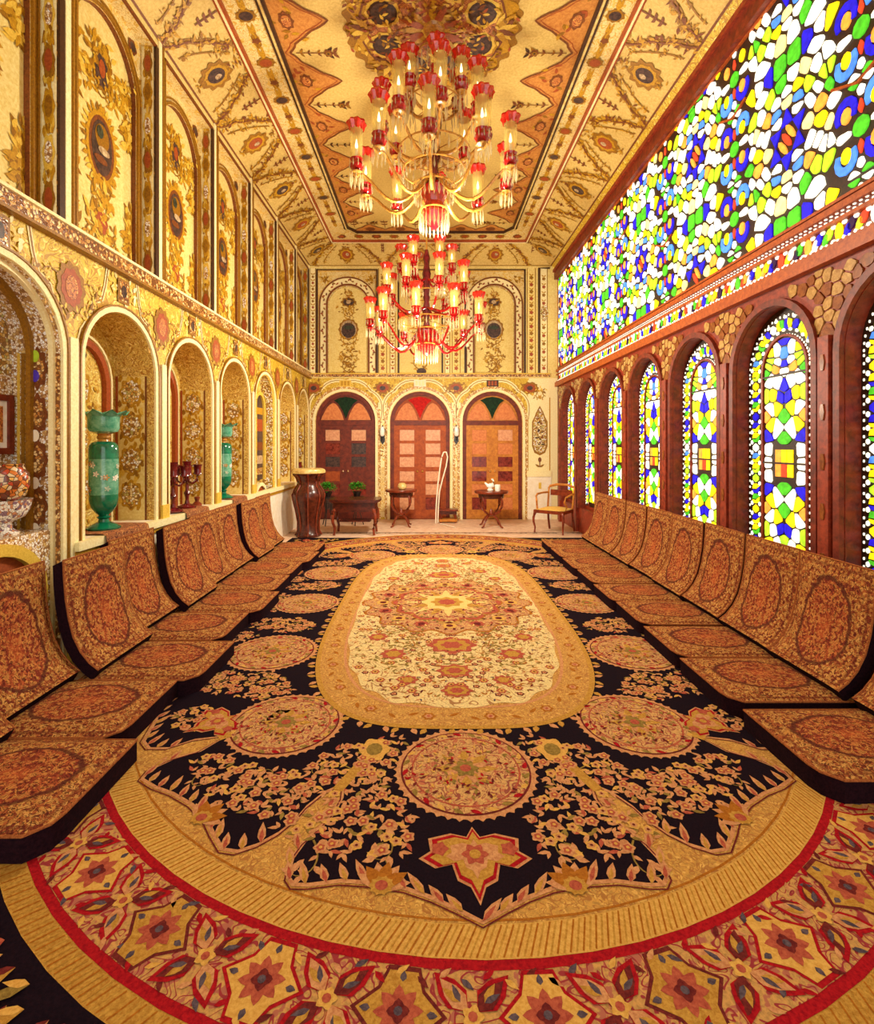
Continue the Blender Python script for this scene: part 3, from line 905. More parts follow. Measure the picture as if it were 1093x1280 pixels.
for (p, q) in bays:
    sc = (q - p) / BAY; off = p - a * sc
    if abs(p - 2.28) < 0.01:
        link_mesh('niche_surround', nfw, wall_left); link_mesh('painted_ornament', niw, wall_left); continue
    link_mesh('niche_surround', nf, wall_left, (0, off, 0), scale=(1, sc, 1))
    link_mesh('painted_ornament', ni_, wall_left, (0, off, 0), scale=(1, sc, 1))
    if abs(p - 6.96) > 0.01:
        link_mesh('niche_panelling', nin, wall_left, (0, off, 0), scale=(1, sc, 1))

# the tall mirrored opening (nearest bay): inner arches, cheek panels, hearth arch
mb = MB(); c, hw = (2.28 + 3.45) / 2, 1.17 * 0.395 + 0.03
def MCk(u, v, w): return (XL - 0.32 * u, c + hw - w, v)
ik = Ink(mb, MCk, 0.002, 0.002)
ik.rect(0.0, 0.10, 0, 2.10, 'brown_mosaic', 0)
ik.rect(0.12, 0.20, 0, 2.10, 'bead_strip', 0)
ik.rect(0.72, 0.80, 0, 2.10, 'gold_dark', 0); ik.rect(0.82, 0.88, 0, 2.10, 'gold_light', 0)
rng = random.Random(8)
for z in (0.5, 0.8, 1.1, 1.4, 1.7, 2.0):
    ik.oval(0.46, z, 0.20, 0.13, 'brown', 1, 32, 8, 0.12)
    ik.oval(0.46, z, 0.14, 0.09, 'brown_mosaic', 2, 24, 8, 0.1)
for z, m_ in ((1.95, 'violet_reflection'), (2.08, 'lime_reflection'), (1.25, 'plaster_white'), (0.95, 'plaster_white'), (1.56, 'plaster_white')):  # violet and lime ovals are painted-on reflections
    ik.oval(0.5, z, 0.09, 0.04, m_, 3, 12)
mb.build('mirror_panelling', wall_left)
mb = MB()
for hw_, wd_, w_, m_ in ((hw - 0.012, 0.05, -0.20, 'gold_dark'), (hw - 0.008, 0.035, -0.06, 'cream_light')):
    moulding(mb, ML, [(c - hw_, 0.95 if w_ < -0.1 else 0)] + arch_pts(c, hw_, 2.10, hw_ - 0.03) + [(c + hw_, 0.95 if w_ < -0.1 else 0)], wd_, 0.03, m_, w_)
ik = Ink(mb, ML, -0.316, 0.002)
ik.rect(c - hw * 0.99, c + hw * 0.99, 0.96, 1.95, 'mirror_mosaic_white', 0)
mb.build('inner_arch', wall_left)
mb = MB()
hp = arch_pts(c, 0.36, 0.60, 0.30, 16)
moulding(mb, ML, [(c - 0.36, 0)] + hp + [(c + 0.36, 0)], 0.07, 0.04, 'gold_light', -0.05)
mb.slab(ML, [(c - 0.36, 0)] + hp + [(c + 0.36, 0)], -0.20, -0.045, 'rust')
mb.box((XL - 0.19, c, 0.475), (0.28, hw * 1.98, 0.95), 'mirror_mosaic_white')
mb.build('hearth', wall_left)

# upper storey mouldings and paint for one bay
def upper_bay(a, b):
    mbm = MB(); mbi = MB()
    r0, r1 = a + 0.06, b - 0.12
    c = (r0 + r1) / 2; hw = (r1 - r0) / 2 - 0.09
    # dark edge of the recess
    moulding(mbm, ML, [(r1 + 0.018, ZR1), (r1 + 0.018, ZT - 0.09)], 0.045, 0.02, 'brown_dark')
    moulding(mbm, ML, [(r0 - 0.012, ZR1), (r0 - 0.012, ZT - 0.09)], 0.02, 0.015, 'gold_dark')
    moulding(mbm, ML, [(r0 - 0.02, ZT - 0.09), (r1 + 0.02, ZT - 0.09)], 0.025, 0.018, 'brown')
    moulding(mbm, ML, [(b - 0.04, ZR1), (b - 0.04, ZT)], 0.05, 0.016, 'cream_light')
    moulding(mbm, ML, [(b + 0.02, ZR1), (b + 0.02, ZT)], 0.018, 0.014, 'gold_dark')
    arch = [(c - hw - 0.018, ZR1)] + arch_pts(c, hw + 0.018, 4.42, 0.458) + [(c + hw + 0.018, ZR1)]
    moulding(mbm, ML, arch, 0.022, 0.02, 'gold_dark', -RD)
    arch = [(c - hw - 0.06, ZR1)] + arch_pts(c, hw + 0.06, 4.42, 0.50) + [(c + hw + 0.06, ZR1)]
    moulding(mbm, ML, arch, 0.014, 0.014, 'gold_dark', -RD)
    W = -RD - AD
    ik = Ink(mbi, ML, W + 0.002, 0.0018)
    rng = random.Random(17)
    G = ['gold', 'gold', 'gold_dark', 'gold_light']
    # painted foliage up both edges and round the medallions
    for sg in (-1, 1):
        ik.foliage(rng, [(c + sg * (hw - 0.03), ZR1 + 0.05), (c + sg * (hw - 0.04), 3.5)], 0.06, 110, G, 0.06, 0.13, 0)
        ik.foliage(rng, [(c + sg * (hw - 0.05), 4.0), (c + sg * (hw - 0.10), 4.55)], 0.06, 90, G, 0.06, 0.13, 0)
        ik.foliage(rng, [(c + sg * 0.06, 4.66), (c + sg * 0.17, 4.20)], 0.06, 60, G, 0.06, 0.11, 0)
        ik.scroll(c, 3.40, PI / 2 - sg * 1.1, 0.22, sg, 'gold_dark', 'gold', 1)
        ik.scroll(c, 3.15, PI / 2 - sg * 1.2, 0.20, -sg, 'gold_dark', 'gold', 1)
        ik.scroll(c, 4.22, PI / 2 - sg * 1.2, 0.15, sg, 'gold_dark', 'gold', 1)
    ik.foliage(rng, [(c, ZR1 + 0.04), (c, 3.45)], 0.12, 120, G, 0.06, 0.13, 0)
    for k in range(30):
        t = 2 * PI * k / 30
        ik.leaf(c + 0.17 * math.cos(t), 3.82 + 0.27 * math.sin(t), t + rng.uniform(-0.5, 0.5), 0.08, 0.045, rng.choice(G), 1)
    ik.oval(c, 3.82, 0.185, 0.285, 'gold', 1, 60, 15, 0.04)
    ik.oval(c, 3.82, 0.155, 0.245, 'brown', 2, 28)
    ik.oval(c, 3.82, 0.125, 0.21, 'picture_dark', 3, 28)
    ik.oval(c, 3.90, 0.085, 0.10, 'gold_dark', 4, 20)
    ik.oval(c + 0.02, 3.80, 0.07, 0.03, 'picture_pale', 5, 16)
    ik.oval(c - 0.02, 3.72, 0.08, 0.03, 'brown', 5, 16)
    ik.oval(c - 0.03, 3.93, 0.04, 0.05, 'picture_green', 6, 12)
    ik.oval(c, 4.42, 0.115, 0.16, 'gold_dark', 1, 40, 10, 0.1)
    ik.oval(c, 4.42, 0.085, 0.125, 'picture_dark', 2, 30, 10, 0.08)
    ik.oval(c, 4.44, 0.04, 0.07, 'rust', 3, 14)
    ik.oval(c, 3.24, 0.07, 0.09, 'rust', 2, 24, 6, 0.1)
    # strips at each side of the arch, on the recess back
    ik = Ink(mbi, ML, -RD + 0.002, 0.0018)
    for sg in (-1, 1):
        ik.foliage(rng, [(c + sg * (hw - 0.10), 4.80), (c + sg * (hw + 0.02), 4.6), (c + sg * (hw + 0.05), 4.5)], 0.04, 30, G, 0.04, 0.08, 0)
        ik.oval(c + sg * (hw - 0.06), 4.88, 0.06, 0.06, 'brown', 2, 20, 5, 0.1)
        ik.oval(c + sg * (hw - 0.06), 4.88, 0.04, 0.04, 'picture_dark', 3, 14)
    # far cheek of the recess: small medallions between mirror work
    def MCk(u, v, w): return (XL - RD * u, r1 - w, v)
    ik = Ink(mbi, MCk, 0.002, 0.0018)
    for j, z in enumerate((3.1, 3.4, 3.7, 4.0, 4.3, 4.6, 4.85)):
        ik.oval(0.5, z, 0.36, 0.12, ['gold_dark', 'gold_light', 'gold'][j % 3], 0, 24, 6, 0.12)
        ik.oval(0.5, z, 0.24, 0.075, ['rust', 'mirror_mosaic_white', 'gold_dark'][j % 3], 1, 20)
        for q_ in range(14):
            ik.leaf(0.5 + rng.uniform(-0.3, 0.3), z + 0.15 + rng.uniform(-0.06, 0.06), PI / 2 + rng.uniform(-0.4, 0.4), 0.08, 0.25, rng.choice(G), 0)
    # pilaster face
    ik = Ink(mbi, ML, 0.002, 0.0018)
    for j in range(12):
        z = ZR1 + 0.06 + j * 0.168
        ik.leaf(b - 0.09, z, PI / 2, 0.1, 0.05, 'gold', 0); ik.leaf(b - 0.09, z, PI / 2 + 0.8, 0.07, 0.04, 'gold_dark', 1)
        ik.oval(b + 0.042, z, 0.012, 0.03, 'gold', 0, 8)
    return mbm.mesh('panel_moulding'), mbi.mesh('painted_ornament')
um, ui = upper_bay(3.45, 4.62)
for (p, q) in bays:
    sc = (q - p) / BAY; off = p - 3.45 * sc
    link_mesh('panel_moulding', um, wall_left, (0, off, 0), scale=(1, sc, 1))
    link_mesh('painted_ornament', ui, wall_left, (0, off, 0), scale=(1, sc, 1))
# dark narrow mirror with a little hearth arch in the fifth niche
mb = MB(); c = (6.96 + 8.13) / 2
ap = [(c - 0.22, 0.98)] + arch_pts(c, 0.22, 2.0, 0.26, 14) + [(c + 0.22, 0.98)]
mb.slab(ML, ap, -0.17, -0.10, 'picture_dark')
moulding(mb, ML, ap, 0.05, 0.05, 'gold_light', -0.12)
ik = Ink(mb, ML, -0.10, 0.002)
for z, h_, m_ in ((1.06, 0.10, 'brown_mosaic'), (1.22, 0.12, 'picture_pale'), (1.42, 0.12, 'brown'), (1.70, 0.18, 'rust'), (1.95, 0.1, 'gold')):
    ik.rect(c - 0.18, c + 0.18, z, z + h_, m_, 0)
hp = [(c - 0.24, 0.5)] + arch_pts(c, 0.24, 0.70, 0.22, 12) + [(c + 0.24, 0.5)]
mb.slab(ML, hp, -0.17, -0.08, 'rust')
moulding(mb, ML, hp, 0.05, 0.05, 'cream_light', -0.10)
mb.build('mirror_niche', wall_left)

# ================================================================== END WALL
DOORS = (-1.69, -0.19, 1.27)
DHW, DSP, DRI = 0.60, 1.97, 0.60
wb = MB()
edges = [XL, (DOORS[0] + DOORS[1]) / 2, (DOORS[1] + DOORS[2]) / 2, 2.0]
for i, x in enumerate(DOORS):
    arch_bay(wb, MBK, edges[i], edges[i + 1], 0, ZR0, x, DHW, DSP, DRI, 0.0, 0, 0.16, 'gold_filigree', 'cream_filigree', None)
rect_face(wb, MBK, 2.0, XR, 0, ZR0, 0, 'cream_light')
# upper storey: arched panels
ups = [(-2.26, -1.05), (-0.62, 0.26), (0.72, 1.92)]
z1 = 5.02
xs = XL
for i, (a, b) in enumerate(ups):
    rect_face(wb, MBK, xs, a, ZR0, ZT, 0, 'cream')
    rect_face(wb, MBK, a, b, z1, ZT, 0, 'cream')
    rect_face(wb, MBK, a, b, ZR0, ZR1, 0, 'cream')
    for (u,) in ((a,), (b,)):
        wb.poly([MBK(u, ZR1, 0), MBK(u, z1, 0), MBK(u, z1, -0.1), MBK(u, ZR1, -0.1)], 'reveal_pattern')
    wb.poly([MBK(a, z1, 0), MBK(b, z1, 0), MBK(b, z1, -0.1), MBK(a, z1, -0.1)], 'reveal_pattern')
    c = (a + b) / 2
    if i != 1:
        arch_bay(wb, MBK, a, b, ZR1, z1, c, (b - a) / 2 - 0.2, 4.35, 0.38, ZR1, -0.1, 0.08, 'cream_filigree', 'mirror_mosaic', 'cream')
    else:
        rect_face(wb, MBK, a, b, ZR1, z1, -0.1, 'cream')
    xs = b
rect_face(wb, MBK, xs, XR, ZR0, ZT, 0, 'cream')
wall_back = tag(wb.build('wall_back'), 'golden painted end wall with three arched doorways under arched panels', 'wall', kind='structure')
mb = MB()
moulding(mb, MBK, [(XL, 2.89), (2.42, 2.89)], 0.05, 0.04, 'brown_mosaic')
moulding(mb, MBK, [(XL, 2.925), (2.42, 2.925)], 0.02, 0.06, 'gold_light')
tag(mb.build('trim_3'), 'narrow gilt rail across the end wall above the doors', 'cornice', kind='structure')
mbm = MB(); mbi = MB(); ik = Ink(mbi, MBK, 0.002, 0.002)
rng = random.Random(31); G = ['gold', 'gold_dark', 'gold_light']
for i, (a, b) in enumerate(ups):
    c = (a + b) / 2
    moulding(mbm, MBK, [(a, ZR1), (a, z1), (b, z1), (b, ZR1)], 0.035, 0.02, 'brown_dark')
    W = -0.1
    if i != 1:
        hw = (b - a) / 2 - 0.2
        moulding(mbm, MBK, [(c - hw - 0.02, ZR1)] + arch_pts(c, hw + 0.02, 4.35, 0.40) + [(c + hw + 0.02, ZR1)], 0.03, 0.025, 'brown', W)
        o2 = [(c - hw - 0.17, ZR1)] + arch_pts(c, hw + 0.17, 4.35, 0.55) + [(c + hw + 0.17, ZR1)]
        moulding(mbm, MBK, o2, 0.022, 0.02, 'brown', W)
        mid = [(c - hw - 0.095, ZR1)] + arch_pts(c, hw + 0.095, 4.35, 0.475, 24) + [(c + hw + 0.095, ZR1)]
        ik2 = Ink(mbi, MBK, W + 0.002, 0.002)
        ik2.ribbon(mid, 0.11, 'cream_light', 0)
        # running leaf in the arch band
        L = [mid[0]] + mid[1:-1] + [mid[-1]]
        dense = []
        for p, q in zip(L, L[1:]):
            n = max(1, int(math.hypot(q[0] - p[0], q[1] - p[1]) / 0.06))
            dense += [(p[0] + (q[0] - p[0]) * t / n, p[1] + (q[1] - p[1]) * t / n) for t in range(n)]
        for j, q in enumerate(dense):
            ik2.leaf(q[0], q[1], j * 1.1, 0.07, 0.04, ['brown', 'gold_dark', 'rust'][j % 3], 1)
        ik3 = Ink(mbi, MBK, W - 0.08 + 0.002, 0.002)
        ik3.oval(c, 3.86, 0.20, 0.22, 'gold_dark', 1, 48, 12, 0.06)
        ik3.oval(c, 3.86, 0.165, 0.185, 'picture_pale', 2, 28)
        ik3.oval(c, 3.84, 0.145, 0.155, 'picture_dark', 3, 28)
        ik3.oval(c, 3.90, 0.10, 0.04, 'picture_green', 4, 16)
        ik3.oval(c, 4.42, 0.15, 0.10, 'gold_dark', 1, 40, 8, 0.12); ik3.oval(c, 4.42, 0.11, 0.075, 'picture_dark', 2, 24, 8, 0.1)
        ik3.oval(c, 4.42, 0.05, 0.04, 'picture_pale', 3, 10)
        for sg in (-1, 1):
            ik3.scroll(c, 3.55, PI / 2 - sg * 1.3, 0.24, sg, 'gold_dark', 'gold', 1)
            ik3.scroll(c, 3.30, PI / 2 - sg * 1.2, 0.20, -sg, 'gold_dark', 'gold', 1)
            ik3.scroll(c, 4.12, PI / 2 - sg * 1.2, 0.18, sg, 'gold_dark', 'gold', 1)
            ik3.scroll(c, 4.52, PI / 2 - sg * 1.0, 0.12, sg, 'rust', 'gold', 1)
            ik3.scroll(c, 2.98, PI / 2 - sg * 1.1, 0.22, sg, 'gold_dark', 'gold_dark', 1)
        ik3.foliage(rng, [(c, 2.98), (c, 3.6)], 0.16, 90, ['gold', 'gold_dark', 'gold_dark'], 0.05, 0.10, 0)
        ik3.foliage(rng, [(c, 4.1), (c, 4.66)], 0.14, 60, ['gold', 'gold_dark', 'gold_dark'], 0.05, 0.09, 0)
        # corner leaves above the arch
        for sg in (-1, 1): ik2.foliage(rng, [(c + sg * 0.5, 4.9), (c + sg * 0.42, 4.8)], 0.06, 16, ['gold', 'gold_dark'], 0.05, 0.09, 0)
    else:
        ik3 = Ink(mbi, MBK, W + 0.002, 0.002)
        for sg in (-1, 1):
            for z, s_ in ((3.02, 0.26), (3.5, 0.24), (4.0, 0.24), (4.5, 0.24)):
                ik3.scroll(c, z, PI / 2 - sg * 1.1, s_, sg, 'gold_dark', 'gold', 1)
        ik3.oval(c + 0.02, 2.99, 0.10, 0.07, 'picture_dark', 2, 16)
        ik3.foliage(rng, [(c, 3.0), (c, 4.9)], 0.16, 90, G, 0.05, 0.10, 0)
for x, wd, n in ((-2.345, 0.11, 16), (-0.94, 0.16, 14), (-0.74, 0.10, 16), (0.36, 0.10, 16), (0.54, 0.16, 14), (2.05, 0.16, 14), (2.30, 0.14, 12)):
    ik.rect(x - wd / 2, x + wd / 2, ZR1, ZT - 0.05, 'cream_light' if wd < 0.15 else 'cream', 0)
    for sg in (-1, 1): ik.line((x + sg * wd / 2, ZR1), (x + sg * wd / 2, ZT - 0.05), 0.014, 'gold_dark', 1)
    for j in range(n):
        z = ZR1 + 0.1 + j * (ZT - ZR1 - 0.2) / n
        ik.oval(x, z, wd * 0.25, wd * 0.25, 'gold_dark' if j % 2 else 'rust', 1, 10, 5, 0.2)
        for sg in (-1, 1): ik.leaf(x, z + 0.04, PI / 2 + sg * 0.9, 0.06, 0.03, 'gold', 1)
moulding(mbm, MBK, [(2.20, ZR1), (2.20, ZT - 0.05), (2.42, ZT - 0.05)], 0.03, 0.03, 'brown_dark')
ik.oval(2.31, 4.15, 0.075, 0.16, 'mirror_mosaic', 3, 24, 6, 0.1)
# frieze over the doors
for i, x in enumerate(DOORS):
    out = [(x - DHW - 0.03, 0)] + arch_pts(x, DHW + 0.03, DSP, DRI + 0.03) + [(x + DHW + 0.03, 0)]
    moulding(mbm, MBK, out, 0.05, 0.03, 'cream_light')
    out = [(x - DHW - 0.085, 0)] + arch_pts(x, DHW + 0.085, DSP, DRI + 0.085) + [(x + DHW + 0.085, 0)]
    ik.ribbon(out, 0.05, 'bead_strip', 3)
    # cream cloud outline above
    pts = []
    for j in range(25):
        t = PI * j / 24
        r = 0.80 + 0.05 * abs(math.sin(t * 4)) - 0.05
        pts.append((x - r * math.cos(t) * 0.96, DSP + 0.05 + r * math.sin(t) ** 0.8))
    ik.ribbon(pts, 0.07, 'cream_light', 2); ik.ribbon(pts, 0.014, 'gold_dark', 3)
    ik.rect(x - 0.12, x + 0.12, 2.67, 2.80, ['gold_light', 'plaster_white', 'brown_dark'][i], 4)
    for j in range(3): ik.rect(x - 0.09 + j * 0.065, x - 0.045 + j * 0.065, 2.69, 2.78, ['gold', 'cream_light', 'rust'][i], 5)
for x in (-2.33, (DOORS[0] + DOORS[1]) / 2, (DOORS[1] + DOORS[2]) / 2, 2.02):
    ik.oval(x, 2.64, 0.17, 0.12, 'gold_dark', 2, 40, 10, 0.1); ik.oval(x, 2.64, 0.125, 0.085, 'rust', 3, 30, 10, 0.08); ik.oval(x, 2.64, 0.06, 0.045, 'picture_dark', 4, 12)
    ik.foliage(rng, [(x - 0.3, 2.6), (x + 0.3, 2.6)], 0.12, 50, ['gold', 'gold_dark', 'gold_light'], 0.05, 0.09, 1)
    if -2.3 < x < 2:
        ik.rect(x - 0.10, x + 0.10, 0.05, 2.35, 'cream_light', 0)
        for sg in (-1, 1): ik.line((x + sg * 0.10, 0.05), (x + sg * 0.10, 2.35), 0.014, 'gold_dark', 1)
        ik.foliage(rng, [(x, 1.2), (x, 2.3)], 0.07, 60, ['gold', 'gold_dark', 'gold_light'], 0.05, 0.08, 1)
        ik.rect(x - 0.075, x + 0.075, 0.15, 1.05, 'cream_filigree', 1)
# stucco panel at the window side: mirror outline, white dado
x = 2.22
ik.rect(x - 0.24, x + 0.20, 0.98, 2.80, 'cream_light', 0)
for u in (x - 0.24, x + 0.20): ik.line((u, 0.0), (u, 2.45), 0.02, 'gold', 1)
pts = [(x - 0.13, 1.5), (x - 0.09, 1.38), (x, 1.33), (x + 0.09, 1.38), (x + 0.13, 1.5), (x + 0.13, 1.95), (x + 0.09, 2.03), (x + 0.06, 2.12), (x, 2.24), (x - 0.06, 2.12), (x - 0.09, 2.03), (x - 0.13, 1.95)]
ik.poly([(x + (p[0] - x) * 1.2, 1.78 + (p[1] - 1.78) * 1.1) for p in pts], 'gold_dark', 1)
ik.poly(pts, 'mirror_mosaic', 2)
ik.foliage(rng, [(x, 1.5), (x, 2.05)], 0.07, 26, ['brown', 'brown_dark', 'cream_light'], 0.05, 0.08, 3)
for sg in (-1, 1):
    ik.scroll(x, 2.60, -PI / 2 - sg * 0.9, 0.18, sg, 'gold_dark', 'gold', 1); ik.leaf(x, 1.05, PI / 2 + sg, 0.11, 0.05, 'gold_dark', 1)
ik.line((x, 1.05), (x, 1.25), 0.02, 'brown', 1); ik.oval(x, 1.2, 0.035, 0.05, 'brown', 2, 10)
rect_face(mbm, MBK, 1.97, 2.45, 0.0, 0.86, 0.012, 'plaster_white')
moulding(mbm, MBK, [(1.96, 0.92), (2.45, 0.92)], 0.12, 0.03, 'cream_light')
mbm.box((x, YB - 0.02, 0.68), (0.05, 0.02, 0.12), 'gold_light')
mbm.build('panel_moulding', wall_back)
mbi.build('painted_ornament', wall_back)

# ---- doors
def build_door(idx, x, label, wood, panes, tri, y=YB + 0.06):
    m = MB()
    def MD(u, v, w): return (x + u, y - w, v)
    # arched jamb
    fw = 0.075
    po = [(-DHW, 0)] + arch_pts(0, DHW, DSP, DRI) + [(DHW, 0)]
    pi_ = [(-DHW + fw, 0)] + arch_pts(0, DHW - fw, DSP, DRI - fw) + [(DHW - fw, 0)]
    n = len(po)
    vs = [MD(*q, 0.03) for q in po] + [MD(*q, 0.03) for q in pi_] + [MD(*q, -0.06) for q in po] + [MD(*q, -0.06) for q in pi_]
    fs = []
    for i in range(n - 1):
        fs += [(i, i + 1, n + i + 1, n + i), (n + i, n + i + 1, 3 * n + i + 1, 3 * n + i)]
    m.add(vs, fs, 'door_wood_dark')
    # transom and fanlight board
    m.box((x, y, DSP - 0.03), (2 * DHW - 0.12, 0.08, 0.09), 'door_wood_dark')
    fan = [(-DHW + fw - 0.01, DSP)] + arch_pts(0, DHW - fw + 0.01, DSP, DRI - fw + 0.01) + [(DHW - fw + 0.01, DSP)]
    m.slab(MD, fan, -0.05, -0.01, wood)
    m.box((x, y + 0.005, 0.04), (2 * DHW - 0.14, 0.05, 0.08), wood)
    d = tag(m.build('door_%d' % idx), label, 'door', kind='structure')
    # fanlight panes: two pointed arches and a coloured wedge between them
    W = DHW - fw - 0.02
    for sg in (-1, 1):
        q = []
        for i in range(9):
            t = i / 8; q.append((sg * (0.02 + (W - 0.03) * (1 - t)) if False else sg * (W - (W / 2 - 0.01) * t), DSP + 0.03 + 0.43 * math.sin(t * PI / 2) ** 0.9 * (0.78 if t < 1 else 0.8)))
        for i in range(1, 9):
            t = i / 8; q.append((sg * (W / 2 + 0.01 - (W / 2 - 0.03) * t), DSP + 0.03 + 0.345 * math.cos(t * PI / 2) ** 0.8))
        mm = MB(); mm.slab(MD, q, -0.02, 0.005, 'orange_pane', wood); mm.build('fanlight_pane', d)
    mm = MB()
    wedge = [(0, DSP + 0.06), (0.06, DSP + 0.21), (0.15, DSP + 0.36), (0.24, DSP + 0.43), (0.12, DSP + 0.48), (0, DSP + 0.50), (-0.12, DSP + 0.48), (-0.24, DSP + 0.43), (-0.15, DSP + 0.36), (-0.06, DSP + 0.21)]
    mm.slab(MD, wedge, -0.03, 0.015, tri); mm.build('fanlight_wedge', d)
    # two leaves, each with a column of panes
    lw = DHW - fw
    z0, ztop = 0.06, DSP - 0.07
    for li, sg in enumerate((-1, 1)):
        ml = MB()
        cx = sg * lw / 2
        st = 0.115
        H = ztop - z0
        ml.box((x + cx - (lw - st) / 2, y, z0 + H / 2), (st, 0.05, H), wood)
        ml.box((x + cx + (lw - st) / 2, y, z0 + H / 2), (st, 0.05, H), wood)
        nr = len(panes[li])
        rails = [z0 + 0.07] + [z0 + 0.13 + (H - 0.2) * (k + 1) / nr for k in range(nr)]
        iw = lw - 2 * st
        ml.box((x + cx, y, ztop - 0.004), (iw + 0.01, 0.046, 0.078), wood)
        for k, z in enumerate(rails):
            th = 0.12 if k in (0,) else (0.085 if k == nr // 2 else 0.055)
            ml.box((x + cx, y, z), (iw + 0.01, 0.044, th), wood)
        leaf = ml.build('door_leaf', d)
        for k in range(nr):
            a, b = rails[k] + 0.02, rails[k + 1] - 0.02
            mp = MB(); mp.box((x + cx, y, (a + b) / 2), (iw + 0.01, 0.016, b - a), panes[li][nr - 1 - k]); mp.build('pane', leaf)
        mk = MB(); mk.lathe([(0.012, 0), (0.02, 0.01), (0.012, 0.04)], (x + cx - sg * (lw / 2 - 0.05), y - 0.045, 0.95), 'gilt', 8); mk.build('handle', leaf)
    return d
P, Rr, Dk = 'pink_pane', 'red_pane_glass', 'picture_dark'  # Dk panes: the dark view beyond the glass, put into the colour
build_door(1, DOORS[0], 'dark red-brown arched double door with green fanlight wedge and dim panes', 'door_wood_dark', [[P, Rr, Dk, 'door_wood', Rr, Dk], [P, Dk, Dk, 'door_wood_dark', Rr, Dk]], 'green_pane')
build_door(2, DOORS[1], 'orange-brown arched double door with red fanlight wedge and pink panes', 'door_wood', [[P, P, P, P, P, P], [P, P, P, P, P, Rr]], 'crimson_pane')
build_door(3, DOORS[2], 'honey coloured arched double door with green wedge beside the white dado', 'honey_wood', [['orange_pane', 'orange_pane', Rr, Rr, 'orange_pane', Rr], [P, 'orange_pane', Rr, Rr, 'orange_pane', 'orange_pane']], 'green_pane')

# ================================================================== RIGHT (WINDOW) WALL
WB = 1.12
WY = [3.3 + WB * k for k in range(-4, 7)]          # pillar centres
WHW, WSP, WRI, WSILL, WREC = 0.435, 2.10, 0.43, 0.42, 0.10
wr = MB()
for a, b in zip(WY, WY[1:]):
    arch_bay(wr, MR, a, b, 0, 2.66, (a + b) / 2, WHW, WSP, WRI, WSILL, 0, WREC + 0.02, 'window_timber_red', 'window_timber', None, msill='window_timber')
rect_face(wr, MR, WY[-1], YB, 0, 2.66, 0, 'window_timber'); rect_face(wr, MR, YF, WY[0], 0, 2.66, 0, 'window_timber')
rect_face(wr, MR, YF, YB, 2.66, 3.03, 0, 'window_timber')
rect_face(wr, MR, YF, YB, 4.84, ZT + 0.3, 0, 'window_timber')
rect_face(wr, MR, YF, 0.3, 3.03, 4.84, 0, 'window_timber'); rect_face(wr, MR, 10.22, YB, 3.03, 4.84, 0, 'timber_orange')
wall_right = tag(wr.build('wall_right'), 'red-brown timber window wall of arches below a great lattice', 'wall', kind='structure')
# pillar mouldings, arch hoods
mb = MB()
for a, b in zip(WY, WY[1:]):
    c = (a + b) / 2
    moulding(mb, MR, [(c - WHW - 0.03, 0.42)] + arch_pts(c, WHW + 0.03, WSP, WRI + 0.03) + [(c + WHW + 0.03, 0.42)], 0.05, 0.035, 'window_timber')
for a in WY:
    moulding(mb, MR, [(a, 0.0), (a, 2.2)], 0.09, 0.045, 'window_timber_red')
mb.build('pillar_moulding', wall_right)
# pillar lozenges and spandrel panes (dull glass set in the timber)
mb = MB()
spm = MB()
def pebble(cx, cy, rx, ry, rot=0.0, n=10):
    cr, sr = math.cos(rot), math.sin(rot)
    return [(cx + rx * math.cos(2 * PI * k / n) * cr - ry * math.sin(2 * PI * k / n) * sr, cy + rx * math.cos(2 * PI * k / n) * sr + ry * math.sin(2 * PI * k / n) * cr) for k in range(n)]
dull = {}
def dull_piece(M, pts, mat, name, parent, w0=-0.002, w1=0.012):
    m = MB(); m.slab(M, pts, w0, w1, mat); return m.build(name, parent)
for a in WY[4:]:
    for j in range(5):
        dull_piece(MR, pebble(a, 0.75 + j * 0.32, 0.02, 0.06, 0, 6), 'unlit_glass_amber', 'lozenge', wall_right, 0.04, 0.052)
# beams between the storeys
def bar(name, z0, z1, d, mat, label):
    m = MB(); moulding(m, MR, [(YF, (z0 + z1) / 2), (YB, (z0 + z1) / 2)], z1 - z0, d, mat)
    return m
m1 = bar('', 2.665, 2.75, 0.06, 'timber_orange', ''); 
for z, hh in ((2.765, 0.012), (2.905, 0.012), (2.985, 0.022)):
    moulding(m1, MR, [(YF, z), (YB, z)], hh * 2, 0.035, 'timber_orange')
trim4 = tag(m1.build('trim_4'), 'carved orange-brown timber beam between the arched windows and lattice', 'beam', kind='structure')
mb = MB()
u = 0.4
while u < 10.2:
    for z in (2.775, 2.935, 2.962):
        mb.slab(MR, pebble(u, z, 0.010, 0.007, 0, 6), 0.0, 0.038 if z < 2.8 else 0.01, 'pane_white')
    u += 0.045
bs_ = mb.build('bead_pane', trim4); bs_['kind'] = 'stuff'
m1 = MB()
moulding(m1, MR, [(YF, 4.90), (YB, 4.90)], 0.16, 0.07, 'window_timber')
moulding(m1, MR, [(YF, 4.99), (YB, 4.99)], 0.05, 0.10, 'window_timber_red')
tag(m1.build('trim_5'), 'dark timber cornice along the top of the lattice', 'cornice', kind='structure')

